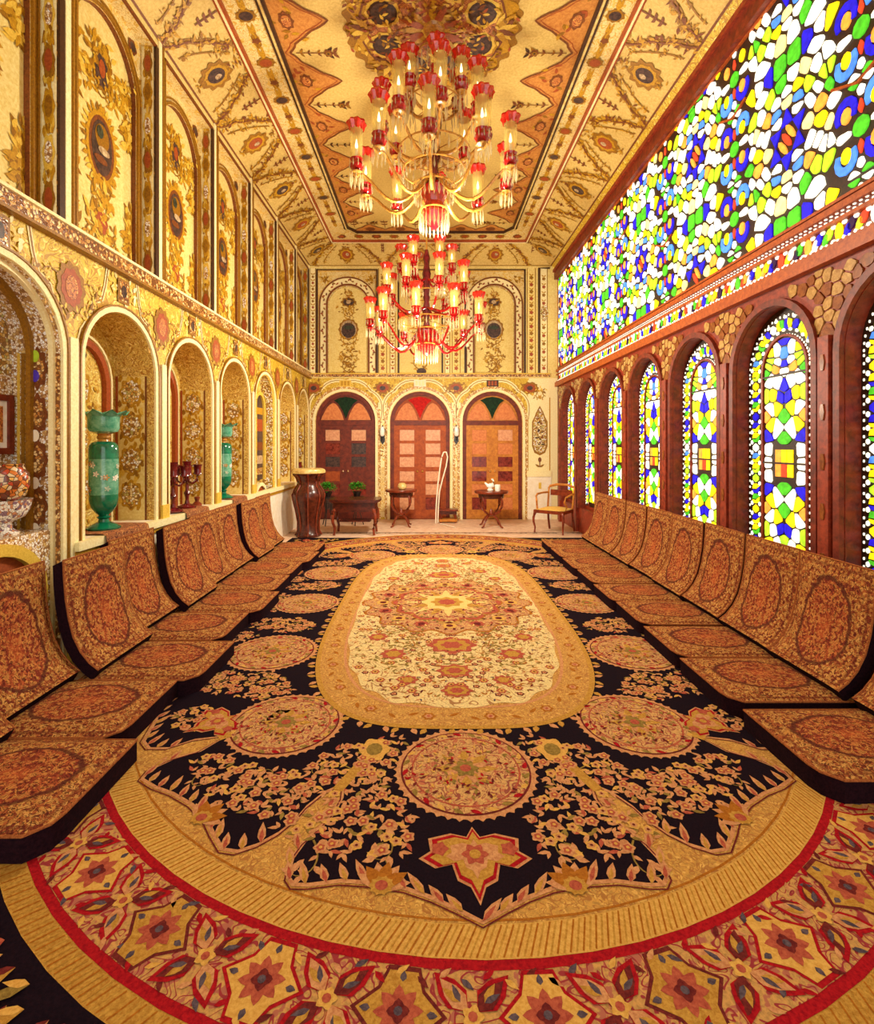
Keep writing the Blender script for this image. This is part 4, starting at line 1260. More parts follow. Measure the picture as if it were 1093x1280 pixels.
# ---- coloured glass: cells round given seeds
def clip(poly, px, py, nx, ny):
    """keep the side where (q-p).n <= 0"""
    out = []
    n = len(poly)
    for i in range(n):
        a, b = poly[i], poly[(i + 1) % n]
        da = (a[0] - px) * nx + (a[1] - py) * ny; db = (b[0] - px) * nx + (b[1] - py) * ny
        if da <= 0: out.append(a)
        if (da < 0 < db) or (db < 0 < da):
            t = da / (da - db); out.append((a[0] + (b[0] - a[0]) * t, a[1] + (b[1] - a[1]) * t))
    return out
def soften(poly, r=0.17):
    out = []
    n = len(poly)
    for i in range(n):
        a, b = poly[i], poly[(i + 1) % n]
        out.append((a[0] + (b[0] - a[0]) * r, a[1] + (b[1] - a[1]) * r)); out.append((a[0] + (b[0] - a[0]) * (1 - r), a[1] + (b[1] - a[1]) * (1 - r)))
    # drop nearly coincident points
    res = []
    for q in out:
        if not res or math.hypot(q[0] - res[-1][0], q[1] - res[-1][1]) > 0.003: res.append(q)
    return res
def area(poly):
    return abs(sum(poly[i - 1][0] * poly[i][1] - poly[i][0] * poly[i - 1][1] for i in range(len(poly)))) / 2
def cells(sites, bound, gap, reach):
    """sites: (x, y, colour or None); bound: convex outline; yields (outline, colour, site)"""
    grid = {}
    for i, s in enumerate(sites): grid.setdefault((int(s[0] // reach), int(s[1] // reach)), []).append(i)
    bl = []
    n = len(bound)
    cx = sum(q[0] for q in bound) / n; cy = sum(q[1] for q in bound) / n
    for i in range(n):
        a, b = bound[i], bound[(i + 1) % n]
        dx, dy = b[0] - a[0], b[1] - a[1]; l = math.hypot(dx, dy)
        if l < 1e-6: continue
        nx, ny = dy / l, -dx / l
        if (cx - a[0]) * nx + (cy - a[1]) * ny > 0: nx, ny = -nx, -ny
        bl.append((a[0] - nx * gap / 2, a[1] - ny * gap / 2, nx, ny))
    res = []
    for i, s in enumerate(sites):
        if s[2] is None: continue
        poly = [(s[0] - reach, s[1] - reach), (s[0] + reach, s[1] - reach), (s[0] + reach, s[1] + reach), (s[0] - reach, s[1] + reach)]
        gx, gy = int(s[0] // reach), int(s[1] // reach)
        near = []
        for dx in (-2, -1, 0, 1, 2):
            for dy in (-2, -1, 0, 1, 2): near += grid.get((gx + dx, gy + dy), [])
        near.sort(key=lambda j: (sites[j][0] - s[0]) ** 2 + (sites[j][1] - s[1]) ** 2)
        for j in near[:26]:
            if j == i: continue
            t = sites[j]; dx, dy = t[0] - s[0], t[1] - s[1]; l = math.hypot(dx, dy)
            if l < 1e-5: continue
            nx, ny = dx / l, dy / l
            poly = clip(poly, s[0] + dx / 2 - nx * gap / 2, s[1] + dy / 2 - ny * gap / 2, nx, ny)
            if len(poly) < 3: break
        if len(poly) < 3: continue
        for (px, py, nx, ny) in bl:
            poly = clip(poly, px, py, nx, ny)
            if len(poly) < 3: break
        if len(poly) < 3 or area(poly) < 0.00025: continue
        res.append((soften(poly), s[2], s))
    return res

# ---- dull leaf-shaped glass in the spandrels between the window arches
for a in WY[3:]:
    S = []
    jr = random.Random(2)
    for j in range(-5, 6):
        for i in range(0, 6):
            jx, jz = jr.uniform(-0.02, 0.02), jr.uniform(-0.022, 0.022)
            u, z = a + (j + jx / 0.078 * (1 if j >= 0 else -1)) * 0.078, 2.25 + i * 0.088 + (0.044 if j % 2 else 0) + jz
            out_ = all(((u - c) / (WHW + 0.085)) ** 2 + ((z - WSP) / (WRI + 0.085)) ** 2 > 1 for c in (a - WB / 2, a + WB / 2)) and abs(u - a) < 0.36 and z < 2.635
            S.append((u, z, ('unlit_glass_amber' if (i + j) % 3 == 0 else 'unlit_glass_cream') if out_ else None))
    for p, q, s_ in cells(S, [(a - 0.5, 2.1), (a + 0.5, 2.1), (a + 0.5, 2.655), (a - 0.5, 2.655)], 0.012, 0.15):
        dull_piece(MR, p, q, 'spandrel_piece', wall_right)

# ---- the great lattice: stars on a staggered net, flowers half way between them
LY0, LY1, LZ0, LZ1 = 0.3, 10.22, 3.03, 4.82
DU, DV = 1.27, 0.59
SU, SV = 3.69, 3.70
rng = random.Random(77)
star_pos, flower_pos = [], []
for i in range(-5, 8):
    for j in range(-5, 6):
        u, v = SU + (i + j) * DU / 1.0 * 1.0, SV + (i - j) * DV
        star_pos.append((u, v))
        flower_pos.append((u + DU / 2, v + DV / 2)); flower_pos.append((u + DU / 2, v - DV / 2))
star_pos = [(u, v) for u, v in star_pos if LY0 - .5 < u < LY1 + .5 and LZ0 - .3 < v < LZ1 + .3]
flower_pos = [(u, v) for u, v in flower_pos if LY0 - .5 < u < LY1 + .5 and LZ0 - .3 < v < LZ1 + .3]
sites = []; explicit = []
def keep_ex(pts, col): explicit.append((pts, col))
for (u, v) in star_pos:
    for k in range(6):
        a = PI / 2 + k * PI / 3
        tip = (u + 0.20 * math.cos(a), v + 0.225 * math.sin(a))
        l = (u + 0.118 * math.cos(a - 0.50), v + 0.125 * math.sin(a - 0.50)); r = (u + 0.118 * math.cos(a + 0.50), v + 0.125 * math.sin(a + 0.50))
        keep_ex([tip, r, l], 'pane_blue')
    for q, cc in ((-0.05, 'pane_orange'), (0.0, 'pane_red'), (0.05, 'pane_orange')):
        keep_ex(pebble(u + q * 0.8, v - q * 0.8, 0.022, 0.078, -0.6, 8), cc)
    sites.append((u, v, None))
    for k in range(12):
        a = PI / 2 + k * PI / 6
        r_ = 0.165 if k % 2 == 0 else 0.10
        sites.append((u + r_ * math.cos(a), v + r_ * math.sin(a), None))
        r_ = 0.275 if k % 2 == 0 else 0.19
        sites.append((u + r_ * math.cos(a), v + r_ * math.sin(a), 'pane_white' if k % 3 else 'pane_cream'))
    for k in range(18):
        a = PI / 18 + k * PI / 9
        sites.append((u + 0.335 * math.cos(a), v + 0.345 * math.sin(a), ['pane_yellow', 'pane_white', 'pane_orange', 'pane_white', 'pane_white', 'pane_yellow', 'pane_lime', 'pane_white', 'pane_orange'][k % 9]))
    for k in range(22):
        a = k * PI / 11
        sites.append((u + 0.425 * math.cos(a), v + 0.43 * math.sin(a), ['pane_green', 'pane_white', 'pane_cream', 'pane_white', 'pane_lime'][k % 5]))
for (u, v) in flower_pos:
    keep_ex(pebble(u, v, 0.058, 0.06), 'pane_green')
    sites.append((u, v, None))
    for sx in (-1, 1):
        for sy in (-1, 1):
            cx, cy = u + sx * 0.112, v + sy * 0.145
            keep_ex(pebble(cx - sx * 0.004, cy - sy * 0.022, 0.038, 0.050), 'pane_orange' if sx * sy > 0 else 'pane_yellow')
            cres = []
            for k in range(9):
                a = -0.55 + (PI + 1.1) * k / 8
                cres.append((cx + 0.086 * math.cos(a), cy + sy * 0.094 * math.sin(a)))
            for k in range(8, -1, -1):
                a = -0.45 + (PI + 0.9) * k / 8
                cres.append((cx + 0.048 * math.cos(a), cy + sy * (-0.018 + 0.060 * math.sin(a))))
            keep_ex(cres, 'pane_blue' if (sy * sx > 0 or int(u * 7) % 3) else 'pane_sky')
            for k in range(8):
                a = k * PI / 4
                sites.append((cx + 0.064 * math.cos(a), cy + 0.072 * math.sin(a), None))
            sites.append((cx, cy, None))
    for k in range(16):
        a = PI / 16 + k * PI / 8
        sites.append((u + 0.245 * math.cos(a), v + 0.282 * math.sin(a), ['pane_white', 'pane_cream', 'pane_yellow', 'pane_green', 'pane_white', 'pane_white', 'pane_orange', 'pane_lime'][k % 8]))
    sites.append((u + 0.125, v, 'pane_white')); sites.append((u - 0.125, v, 'pane_white')); sites.append((u, v + 0.13, 'pane_red')); sites.append((u, v - 0.13, 'pane_red'))
    sites.append((u, v + 0.22, 'pane_white')); sites.append((u, v - 0.22, 'pane_white'))
# filler with the symmetry of the net
fund = []
tries = 0
while tries < 4000:
    tries += 1
    u, v = rng.uniform(0.02, DU - 0.02), rng.uniform(0.02, DV / 2 - 0.015)
    if all(math.hypot(u - a, v - b) > 0.088 for a, b, c in fund):
        fund.append((u, v, rng.choices(['pane_white', 'pane_yellow', 'pane_green', 'pane_lime', 'pane_orange', 'pane_blue', 'pane_red', 'pane_sky'], [36, 14, 15, 12, 10, 7, 3, 3] if u < DU - 0.28 else [40, 4, 18, 16, 12, 6, 2, 2])[0]))
old = list(sites)
occ = {}
for s in old: occ.setdefault((int(s[0] // 0.1), int(s[1] // 0.1)), []).append(s)
for i in range(-5, 8):
    for j in range(-5, 6):
        U, V = SU + (i + j) * DU, SV + (i - j) * DV
        if not (LY0 - 1.4 < U < LY1 + 1.4 and LZ0 - .5 < V < LZ1 + .5): continue
        for (a, b, c) in fund:
            for sx in (-1, 1):
                for sy in (-1, 1):
                    u, v = U + sx * a, V + sy * b
                    if not (LY0 - .1 < u < LY1 + .1 and LZ0 - .1 < v < LZ1 + .1): continue
                    gx, gy = int(u // 0.1), int(v // 0.1)
                    ok = True
                    for dx in (-1, 0, 1):
                        for dy in (-1, 0, 1):
                            for s in occ.get((gx + dx, gy + dy), []):
                                if math.hypot(s[0] - u, s[1] - v) < 0.07: ok = False
                    if ok:
                        s = (u, v, c); sites.append(s); occ.setdefault((gx, gy), []).append(s)
# drop seeds that fall almost on top of each other
uniq = []; seen = {}
for s in sites:
    key = (int(s[0] // 0.05), int(s[1] // 0.05)); bad = False
    for dx in (-1, 0, 1):
        for dy in (-1, 0, 1):
            for t in seen.get((key[0] + dx, key[1] + dy), []):
                if math.hypot(t[0] - s[0], t[1] - s[1]) < 0.032 and (s[2] is not None or t[2] is not None): bad = True
    if not bad: seen.setdefault(key, []).append(s); uniq.append(s)
bound = [(LY0, LZ0), (LY1, LZ0), (LY1, LZ1), (LY0, LZ1)]
pan = [(p, c) for p, c, s in cells(uniq, bound, 0.023, 0.2)]
def inside(p): return all(LY0 + .01 < q[0] < LY1 - .01 and LZ0 + .01 < q[1] < LZ1 - .01 for q in p)
pan += [(p, c) for p, c in explicit if inside(p)]
# narrow stained band under the lattice
def band_panes():
    out = []; u = 0.4; k = 0
    cyc = ['pane_yellow', 'pane_lime', 'pane_blue', 'pane_orange', 'pane_green', 'pane_white', 'pane_red', 'pane_dark']
    while u < 10.15:
        if k % 3 == 2:
            out.append((pebble(u, 2.84, 0.030, 0.056, 0, 8), cyc[(k // 3 * 3 + 2) % 8]))
        else:
            out.append((pebble(u - 0.008, 2.852, 0.026, 0.04, 0.4, 8), cyc[k % 8])); out.append((pebble(u + 0.022, 2.826, 0.022, 0.04, 0.4, 8), cyc[(k + 3) % 8]))
        for z in (2.79, 2.885): out.append((pebble(u + 0.045, z, 0.018, 0.016, 0, 6), 'pane_white'))
        u += 0.088; k += 1
    return out
m = MB()
m.slab(MR, bound, -0.03, -0.002, 'lead')
lattice = tag(m.build('window_8'), 'great upper lattice of coloured glass stars and petals above the arches', 'window', kind='structure')
def wpx(p):   # how large a pane shows from the hall's end
    u = sum(q[0] for q in p) / len(p)
    return area(p) / max(u, 2.9) ** 3 if u > 2.6 else 0
def put_panes(parent, pl, nmax, w0, w1):
    order = sorted(range(len(pl)), key=lambda i: -wpx(pl[i][0]))
    for i in order[:nmax]:
        m = MB(); m.slab(MR, pl[i][0], w0, w1, pl[i][1]); m.build('pane', parent)
    rest = order[nmax:]
    if rest:
        m = MB()
        for i in rest: m.slab(MR, pl[i][0], w0, w1, pl[i][1])
        o = m.build('pane_field', parent); o['kind'] = 'stuff'
put_panes(lattice, pan, 300, -0.004, 0.008)
bp = band_panes()
put_panes(trim4, bp, 120, -0.002, 0.010)
# lattice bars: brown zig-zag edges between star and flower cells
mb = MB()
for (u, v) in star_pos:
    for sx, sy in ((1, 1),):
        mid = (u + sx * DU / 2, v + sy * DV / 2)
        for (a, b) in (((mid[0] - 0.16, mid[1] + 0.33 * sy), (mid[0] + 0.02, mid[1] + 0.27 * sy)), ((mid[0] + 0.02, mid[1] + 0.27 * sy), (mid[0] + 0.22, mid[1] + 0.36 * sy))):
            if all(LY0 < q[0] < LY1 and LZ0 < q[1] < LZ1 for q in (a, b)):
                moulding(mb, MR, [a, b], 0.016, 0.014, 'timber_orange')
for z in (LZ0 + 0.006, LZ1 - 0.006): moulding(mb, MR, [(LY0, z), (LY1, z)], 0.02, 0.02, 'timber_orange')
k = 0
while False:
    moulding(mb, MR, [(LY0 + 0.76 + 1.12 * k, LZ0), (LY0 + 0.76 + 1.12 * k, LZ1)], 0.02, 0.012, 'lead'); k += 1
mb.build('lattice_bar', lattice)

# ---- the arched windows
def window_panes(a, b):
    c = (a + b) / 2
    out = []
    ihw = 0.225                                   # inner panel half width
    ibound = [(c - ihw, WSILL + 0.12)] + arch_pts(c, ihw, 2.06, 0.25, 12) + [(c + ihw, WSILL + 0.12)]
    S = []
    W_, Y_, G_, B_, L_, O_, K_, D_ = 'pane_white', 'pane_yellow', 'pane_green', 'pane_blue', 'pane_lime', 'pane_orange', 'pane_sky', 'pane_dark'
    def sym(x, z, col):
        if abs(x) < 0.004: S.append((c, z, col))
        else: S.append((c + x, z, col)); S.append((c - x, z, col))
    z0 = 1.36                                      # the little red and yellow grid
    def arm(sg):
        f = lambda d: z0 + sg * d
        sym(0.0, f(0.185), G_); sym(0.19, f(0.10), W_); sym(0.205, f(0.21), B_)
        sym(0.075, f(0.27), W_); sym(0.15, f(0.29), Y_); sym(0.205, f(0.36), O_)
        sym(0.0, f(0.36), G_); sym(0.075, f(0.43), Y_); sym(0.155, f(0.42), W_)
        sym(0.04, f(0.50), B_); sym(0.125, f(0.52), Y_ if sg > 0 else W_); sym(0.20, f(0.52), L_)
        sym(0.0, f(0.58), B_ if sg > 0 else L_); sym(0.075, f(0.62), W_); sym(0.155, f(0.64), Y_ if sg < 0 else W_); sym(0.21, f(0.70), G_)
        sym(0.0, f(0.72), W_); sym(0.08, f(0.76), W_ if sg > 0 else Y_); sym(0.155, f(0.79), L_)
    arm(1); arm(-1)
    sym(0.20, z0, W_)
    sym(0, 2.09, B_); sym(0.09, 2.10, O_); sym(0.17, 2.12, L_); sym(0.0, 2.20, K_); sym(0.08, 2.22, W_); sym(0.15, 2.21, Y_); sym(0, 2.29, B_)
    for x in (-0.07, 0, 0.07):
        for z in (-0.09, 0, 0.09): S.append((c + x, z0 + z, None))
    pl = cells(S, ibound, 0.013, 0.3)
    out += [(p, q) for p, q, s in pl]
    for x in (-0.066, 0, 0.066):
        for z in (-0.055, 0.055):
            col = 'pane_red' if x == 0 and z < 0 else ('pane_yellow' if x < 0.03 else 'pane_orange')
            out.append(([(c + x - 0.028, z0 + z - 0.048), (c + x + 0.028, z0 + z - 0.048), (c + x + 0.028, z0 + z + 0.048), (c + x - 0.028, z0 + z + 0.048)], col))
    # border: two half pieces alternating with small diamonds
    mid = (WHW + ihw) / 2 + 0.005
    path = [(c - mid, WSILL + 0.1 + 0.1 * i) for i in range(16)] + arch_pts(c, mid, 2.07, 0.34, 26) + [(c + mid, 2.02 - 0.1 * i) for i in range(16)]
    d = [0.0]
    for p, q in zip(path, path[1:]): d.append(d[-1] + math.hypot(q[0] - p[0], q[1] - p[1]))
    def at(s):
        for i in range(len(path) - 1):
            if d[i + 1] >= s:
                t = (s - d[i]) / max(d[i + 1] - d[i], 1e-6)
                p, q = path[i], path[i + 1]
                return p[0] + (q[0] - p[0]) * t, p[1] + (q[1] - p[1]) * t, math.atan2(q[1] - p[1], q[0] - p[0])
        return path[-1][0], path[-1][1], -PI / 2
    n = int(d[-1] / 0.082)
    cyc = [(Y_, B_), (G_, Y_), (Y_, K_), (L_, Y_), (B_, Y_), (Y_, G_)]
    for k in range(n):
        x, z, a_ = at((k + 0.5) * d[-1] / n)
        ta = (math.cos(a_), math.sin(a_)); na = (-ta[1], ta[0])
        if k % 3 == 2:
            out.append(([(x + ta[0] * s + na[0] * t, z + ta[1] * s + na[1] * t) for s, t in ((-0.034, 0), (-0.012, 0.034), (0.012, 0.034), (0.034, 0), (0.012, -0.034), (-0.012, -0.034))], [W_, L_, Y_, B_][k // 3 % 4]))
        else:
            c1, c2 = cyc[(k // 3 * 2 + k % 3) % 6]
            for sg, cc in ((1, c1), (-1, c2)):
                out.append(([(x + ta[0] * s + na[0] * t, z + ta[1] * s + na[1] * t) for s, t in
                             ((sg * 0.004 - 0.02, -0.045), (sg * 0.006 + 0.01, 0.0), (sg * 0.004 + 0.02 - 0.012, 0.04), (sg * 0.034, 0.030), (sg * 0.040, 0.0), (sg * 0.030, -0.034))], cc))
        for sg in (-1, 1):
            out.append((pebble(x + ta[0] * 0.04 + na[0] * sg * 0.048, z + ta[1] * 0.04 + na[1] * sg * 0.048, 0.017, 0.013, a_, 6), W_))
    # rows of white beads
    beads = []
    for hw_, off in ((WHW - 0.022, 0.0), (ihw + 0.035, 0.0)):
        pth = [(c - hw_, WSILL + 0.05 + 0.05 * i) for i in range(33)] + arch_pts(c, hw_, 2.08, hw_ * 0.95, 28) + [(c + hw_, 2.05 - 0.05 * i) for i in range(33)]
        for q in pth: beads.append((pebble(q[0], q[1], 0.005, 0.010, 0, 6), W_))
    # soft pieces stretched from the panels behind the border keep some pale glass between
    return out, beads
WLAB = {0: 'coloured glass window whose arch is cut off beside the nearest pillar',}
n_near = 0
names = ['first', 'second', 'third', 'fourth', 'fifth', 'sixth', 'seventh', 'eighth', 'ninth', 'tenth']
vis = [(a, b) for a, b in zip(WY, WY[1:])]
vis_rev = vis[::-1]
for i, (a, b) in enumerate(vis_rev):
    c = (a + b) / 2
    m = MB()
    fr = [(c - WHW - 0.005, WSILL - 0.01)] + arch_pts(c, WHW + 0.005, WSP, WRI + 0.005, 18) + [(c + WHW + 0.005, WSILL - 0.01)]
    m.slab(MR, fr, -WREC - 0.03, -WREC, 'lead')
    # timber frame of the inner panel, crossbar
    moulding(m, MR, [(c - 0.243, WSILL)] + arch_pts(c, 0.243, 2.06, 0.265, 14) + [(c + 0.243, WSILL)], 0.018, 0.016, 'window_timber_red', -WREC)
    moulding(m, MR, [(c - WHW, WSILL + 0.02), (c + WHW, WSILL + 0.02)], 0.06, 0.02, 'window_timber_red', -WREC)
    for z in (1.36, 2.03): moulding(m, MR, [(c - 0.24, z), (c + 0.24, z)], 0.014, 0.014, 'lead', -WREC)
    win = tag(m.build('window_%d' % (i + 1) if i < 7 else 'window_%d' % (i + 2)),
              'arched stained glass window, %s from the end wall, with yellow and red centre grid' % names[i], 'window', kind='structure')
    pl, bd = window_panes(a, b)
    # nearest windows piece by piece; those far off as one field
    cap = 300 if a > 2.0 and a < 6.7 else 0
    put_panes(win, pl, cap, -WREC - 0.002, -WREC + 0.008)
    m = MB()
    for p, q in bd: m.slab(MR, p, -WREC - 0.002, -WREC + 0.006, q)
    o = m.build('bead_pane', win); o['kind'] = 'stuff'

# ================================================================== CARPET
CX, CY = 0.165, 4.80
CH = 0.012                                   # pile height
HX, HY = 2.36, 3.40                          # half sizes
HL = 1.32                                    # half length of the straight part of the ovals
carpet = empty('carpet', (CX, CY, 0))
tag(carpet, 'large navy and gold medallion carpet with crimson floral border on the floor', 'carpet')
mb = MB()
mb.add([(-HX, -HY - 0.4, 0.001), (HX, -HY - 0.4, 0.001), (HX, HY, 0.001), (-HX, HY, 0.001), (-HX, -HY - 0.4, CH), (HX, -HY - 0.4, CH), (HX, HY, CH), (-HX, HY, CH)],
       [(4, 5, 6, 7), (0, 1, 5, 4), (1, 2, 6, 5), (2, 3, 7, 6), (3, 0, 4, 7)], 'wool_navy')
mb.build('pile', carpet)
def stadium(r, n=40):
    pts = []
    for k in range(n + 1):
        a = PI * k / n; pts.append((r * math.cos(a), HL + r * math.sin(a)))
    for k in range(n + 1):
        a = PI + PI * k / n; pts.append((r * math.cos(a), -HL + r * math.sin(a)))
    return pts
def densify(path, step, closed=True):
    out = []
    L = path + [path[0]] if closed else path
    for p, q in zip(L, L[1:]):
        dd = math.hypot(q[0] - p[0], q[1] - p[1])
        n = max(1, int(round(dd / step)))
        for t in range(n): out.append((p[0] + (q[0] - p[0]) * t / n, p[1] + (q[1] - p[1]) * t / n))
    return out
def resample(path, n):
    L = path + [path[0]]
    d = [0]
    for p, q in zip(L, L[1:]): d.append(d[-1] + math.hypot(q[0] - p[0], q[1] - p[1]))
    out = []; i = 0
    for k in range(n):
        s = d[-1] * k / n
        while d[i + 1] < s: i += 1
        t = (s - d[i]) / max(d[i + 1] - d[i], 1e-9); p, q = L[i], L[i + 1]
        out.append((p[0] + (q[0] - p[0]) * t, p[1] + (q[1] - p[1]) * t, math.atan2(q[1] - p[1], q[0] - p[0])))
    return out
STEP = 0.0007
# --- bands
mb = MB(); ik = Ink(mb, MF, CH, STEP)
ik.poly(stadium(2.385), 'wool_gold', 0)
ik.poly(stadium(2.305), 'wool_crimson', 1)
ik.poly(stadium(2.275), 'wool_border', 2)
ik.poly(stadium(2.035), 'wool_crimson', 3)
ik.poly(stadium(2.005), 'wool_gold_light', 4)
ik.poly(stadium(1.895), 'wool_goldfield', 5)
ik.ribbon(stadium(1.885), 0.008, 'wool_ochre', 6, closed=True)
for (r0, r1, n, lv) in ((1.90, 2.0, 900, 5), (2.31, 2.38, 980, 1)):
    A, B = resample(stadium(r0), n), resample(stadium(r1), n)
    for k in range(n):
        ik.line(A[k][:2], B[k][:2], 0.0055, 'wool_ochre' if k % 2 else 'wool_gold', lv)
mb.build('band', carpet)
# --- crimson border motifs
mb = MB(); ik = Ink(mb, MF, CH + 3 * STEP, STEP)
mid = resample(stadium(2.155), 96)
rng = random.Random(4)
for k, (x, y, a) in enumerate(mid):
    t = (math.cos(a), math.sin(a)); nr = (-t[1], t[0])
    def L(s, r): return (x + t[0] * s + nr[0] * r, y + t[1] * s + nr[1] * r)
    if k % 2 == 0:
        star = []
        for j in range(16):
            r = (0.115, 0.07)[j % 2] if j % 4 else 0.125
            star.append(L(r * math.cos(j * PI / 8) * 1.0, r * math.sin(j * PI / 8)))
        ik.poly([L(0.13 * q, 0.118 * w_) for q, w_ in ((-1, 0), (-0.5, 0.5), (-0.35, 1), (0.35, 1), (0.5, 0.5), (1, 0), (0.5, -0.5), (0.35, -1), (-0.35, -1), (-0.5, -0.5))], 'wool_crimson' if k % 4 else 'wool_maroon', 0)
        ik.poly([L(0.115 * q, 0.104 * w_) for q, w_ in ((-1, 0), (-0.5, 0.5), (-0.35, 1), (0.35, 1), (0.5, 0.5), (1, 0), (0.5, -0.5), (0.35, -1), (-0.35, -1), (-0.5, -0.5))], 'wool_gold_light' if k % 4 else 'wool_gold', 1)
        ik.oval(x, y, 0.055, 0.055, 'wool_rose', 2, 32, 8, 0.22); ik.oval(x, y, 0.026, 0.026, 'wool_maroon', 3, 16, 4, 0.2); ik.oval(x, y, 0.012, 0.012, 'wool_grey', 4, 8)
        for j in range(4):
            q = L(0.075 * math.cos(j * PI / 2), 0.075 * math.sin(j * PI / 2)); ik.leaf(q[0] , q[1], a + j * PI / 2, 0.03, 0.022, 'wool_grey', 2)
    else:
        for sg in (-1, 1):
            for sd in (-1, 1):
                # curled leaf pairs
                p = L(sd * 0.012, sg * 0.012); an = a + (PI / 2 - sd * 0.75 if sg > 0 else -PI / 2 + sd * 0.75)
                ik.leaf(p[0], p[1], an, 0.135, 0.082, 'wool_crimson', 1); ik.leaf(p[0], p[1], an, 0.112, 0.058, 'wool_maroon' if sd * sg > 0 else 'wool_peach', 2)
                p = (p[0] + 0.03 * math.cos(an), p[1] + 0.03 * math.sin(an))
                ik.leaf(p[0], p[1], an + 0.2, 0.06, 0.026, 'wool_gold', 3); ik.leaf(p[0], p[1], an - 0.3, 0.05, 0.02, 'wool_grey', 3)
        ik.oval(x, y, 0.026, 0.026, 'wool_gold_light', 3, 20, 5, 0.2); ik.oval(x, y, 0.013, 0.013, 'wool_rose', 4, 8)
for r in (2.06, 2.25):
    for k, (x, y, a) in enumerate(resample(stadium(r), 300)):
        ik.leaf(x, y, a + (0.7 if k % 2 else -0.7), 0.045, 0.02, ['wool_maroon', 'wool_peach', 'wool_grey', 'wool_crimson', 'wool_gold_light'][k % 5], 1)
mb.build('floral_border', carpet)
# --- navy ground
half = [(0, 1.89), (2.5, 1.845), (5, 1.81), (8, 1.785), (12, 1.785), (15, 1.80), (18, 1.845), (19.6, 1.862), (20.8, 1.84), (21.8, 1.77), (22.0, 1.69), (21.5, 1.61), (21.2, 1.53), (21.9, 1.43), (23.6, 1.35), (25.2, 1.43), (25.7, 1.53), (25.4, 1.61), (25.8, 1.69), (26.8, 1.77), (28.2, 1.83), (30, 1.85), (33, 1.82), (36, 1.79), (40, 1.785), (44, 1.81), (47, 1.85), (50, 1.88),
        (51.6, 1.84), (52.3, 1.74), (51.9, 1.62), (54, 1.48), (56.0, 1.62), (55.8, 1.74), (57.5, 1.82), (60, 1.84), (66, 1.79), (72, 1.79), (79, 1.85), (83, 1.80), (87, 1.80), (90, 1.84)]
navy = []
def cap(sgn_q):
    pts = []
    for d_, r in half[::-1]: pts.append((-r * math.sin(math.radians(d_)), -HL - r * math.cos(math.radians(d_))))
    for d_, r in half[1:]: pts.append((r * math.sin(math.radians(d_)), -HL - r * math.cos(math.radians(d_))))
    return pts
c1 = cap(-1)
side_r = [(1.80 + 0.05 * math.cos(k * PI / 3), -HL + 2 * HL * k / 12) for k in range(1, 12)]
navy = c1 + side_r + [(-x, -y) for x, y in c1] + [(-x, -y) for x, y in side_r]
mb = MB(); ik = Ink(mb, MF, CH + 6 * STEP, STEP)
ik.poly(navy, 'wool_navy', 0)
ik.ribbon(navy, 0.016, 'wool_peach', 1, closed=True)
ik.ribbon([(x * 1.008, y * 1.006) for x, y in navy], 0.006, 'wool_maroon', 2, closed=True)
# flame leaves along the edge of the ground
for k, (x, y, a) in enumerate(resample(navy, 330)):
    dr = math.hypot(x, abs(y) - HL if abs(y) > HL else 0)
    if dr < 1.70 and abs(y) > HL: continue
    inw = math.atan2(-(y - (HL if y > 0 else -HL)) if abs(y) > HL else 0, -x)
    sw = 0.7 if (x * y > 0) else -0.7
    l = 0.085 if k % 3 else 0.11
    ik.leaf(x, y, inw + sw, l, 0.036, 'wool_peach', 2); ik.leaf(x, y, inw + sw, l * 0.7, 0.018, 'wool_rose' if k % 2 else 'wool_gold', 3)
SYM = [lambda u, v: (u, v), lambda u, v: (-u, v), lambda u, v: (u, -v), lambda u, v: (-u, -v)]
ik.fx = SYM
# half palmettes growing from the edge
for d_, r in ((10.5, 1.79), (36.5, 1.80)):
    a = math.radians(d_); x, y = r * math.sin(a), -HL - r * math.cos(a)
    for k in range(7):
        ik.leaf(x, y, PI / 2 + a * 1.0 + (k - 3) * 0.42, 0.10, 0.06, ['wool_peach', 'wool_ochre'][k % 2], 3 + k % 2)
    ik.oval(x, y, 0.04, 0.035, 'wool_gold', 5, 30, 10, 0.12); ik.oval(x, y, 0.022, 0.02, 'wool_rose', 6, 14)
# stylised trunks: gold tree with a bud, standing in the gaps
for d_, r0, r1 in ((23.6, 1.40, 1.08), (54, 1.52, 1.2)):
    a = math.radians(d_)
    p0 = (r0 * math.sin(a), -HL - r0 * math.cos(a)); p1 = (r1 * math.sin(a), -HL - r1 * math.cos(a))
    ik.line(p0, p1, 0.05, 'wool_gold', 2); ik.oval(p1[0], p1[1], 0.07, 0.09, 'wool_gold_light', 3, 30, 6, 0.1); ik.oval(p1[0], p1[1], 0.04, 0.05, 'wool_olive', 4, 10)
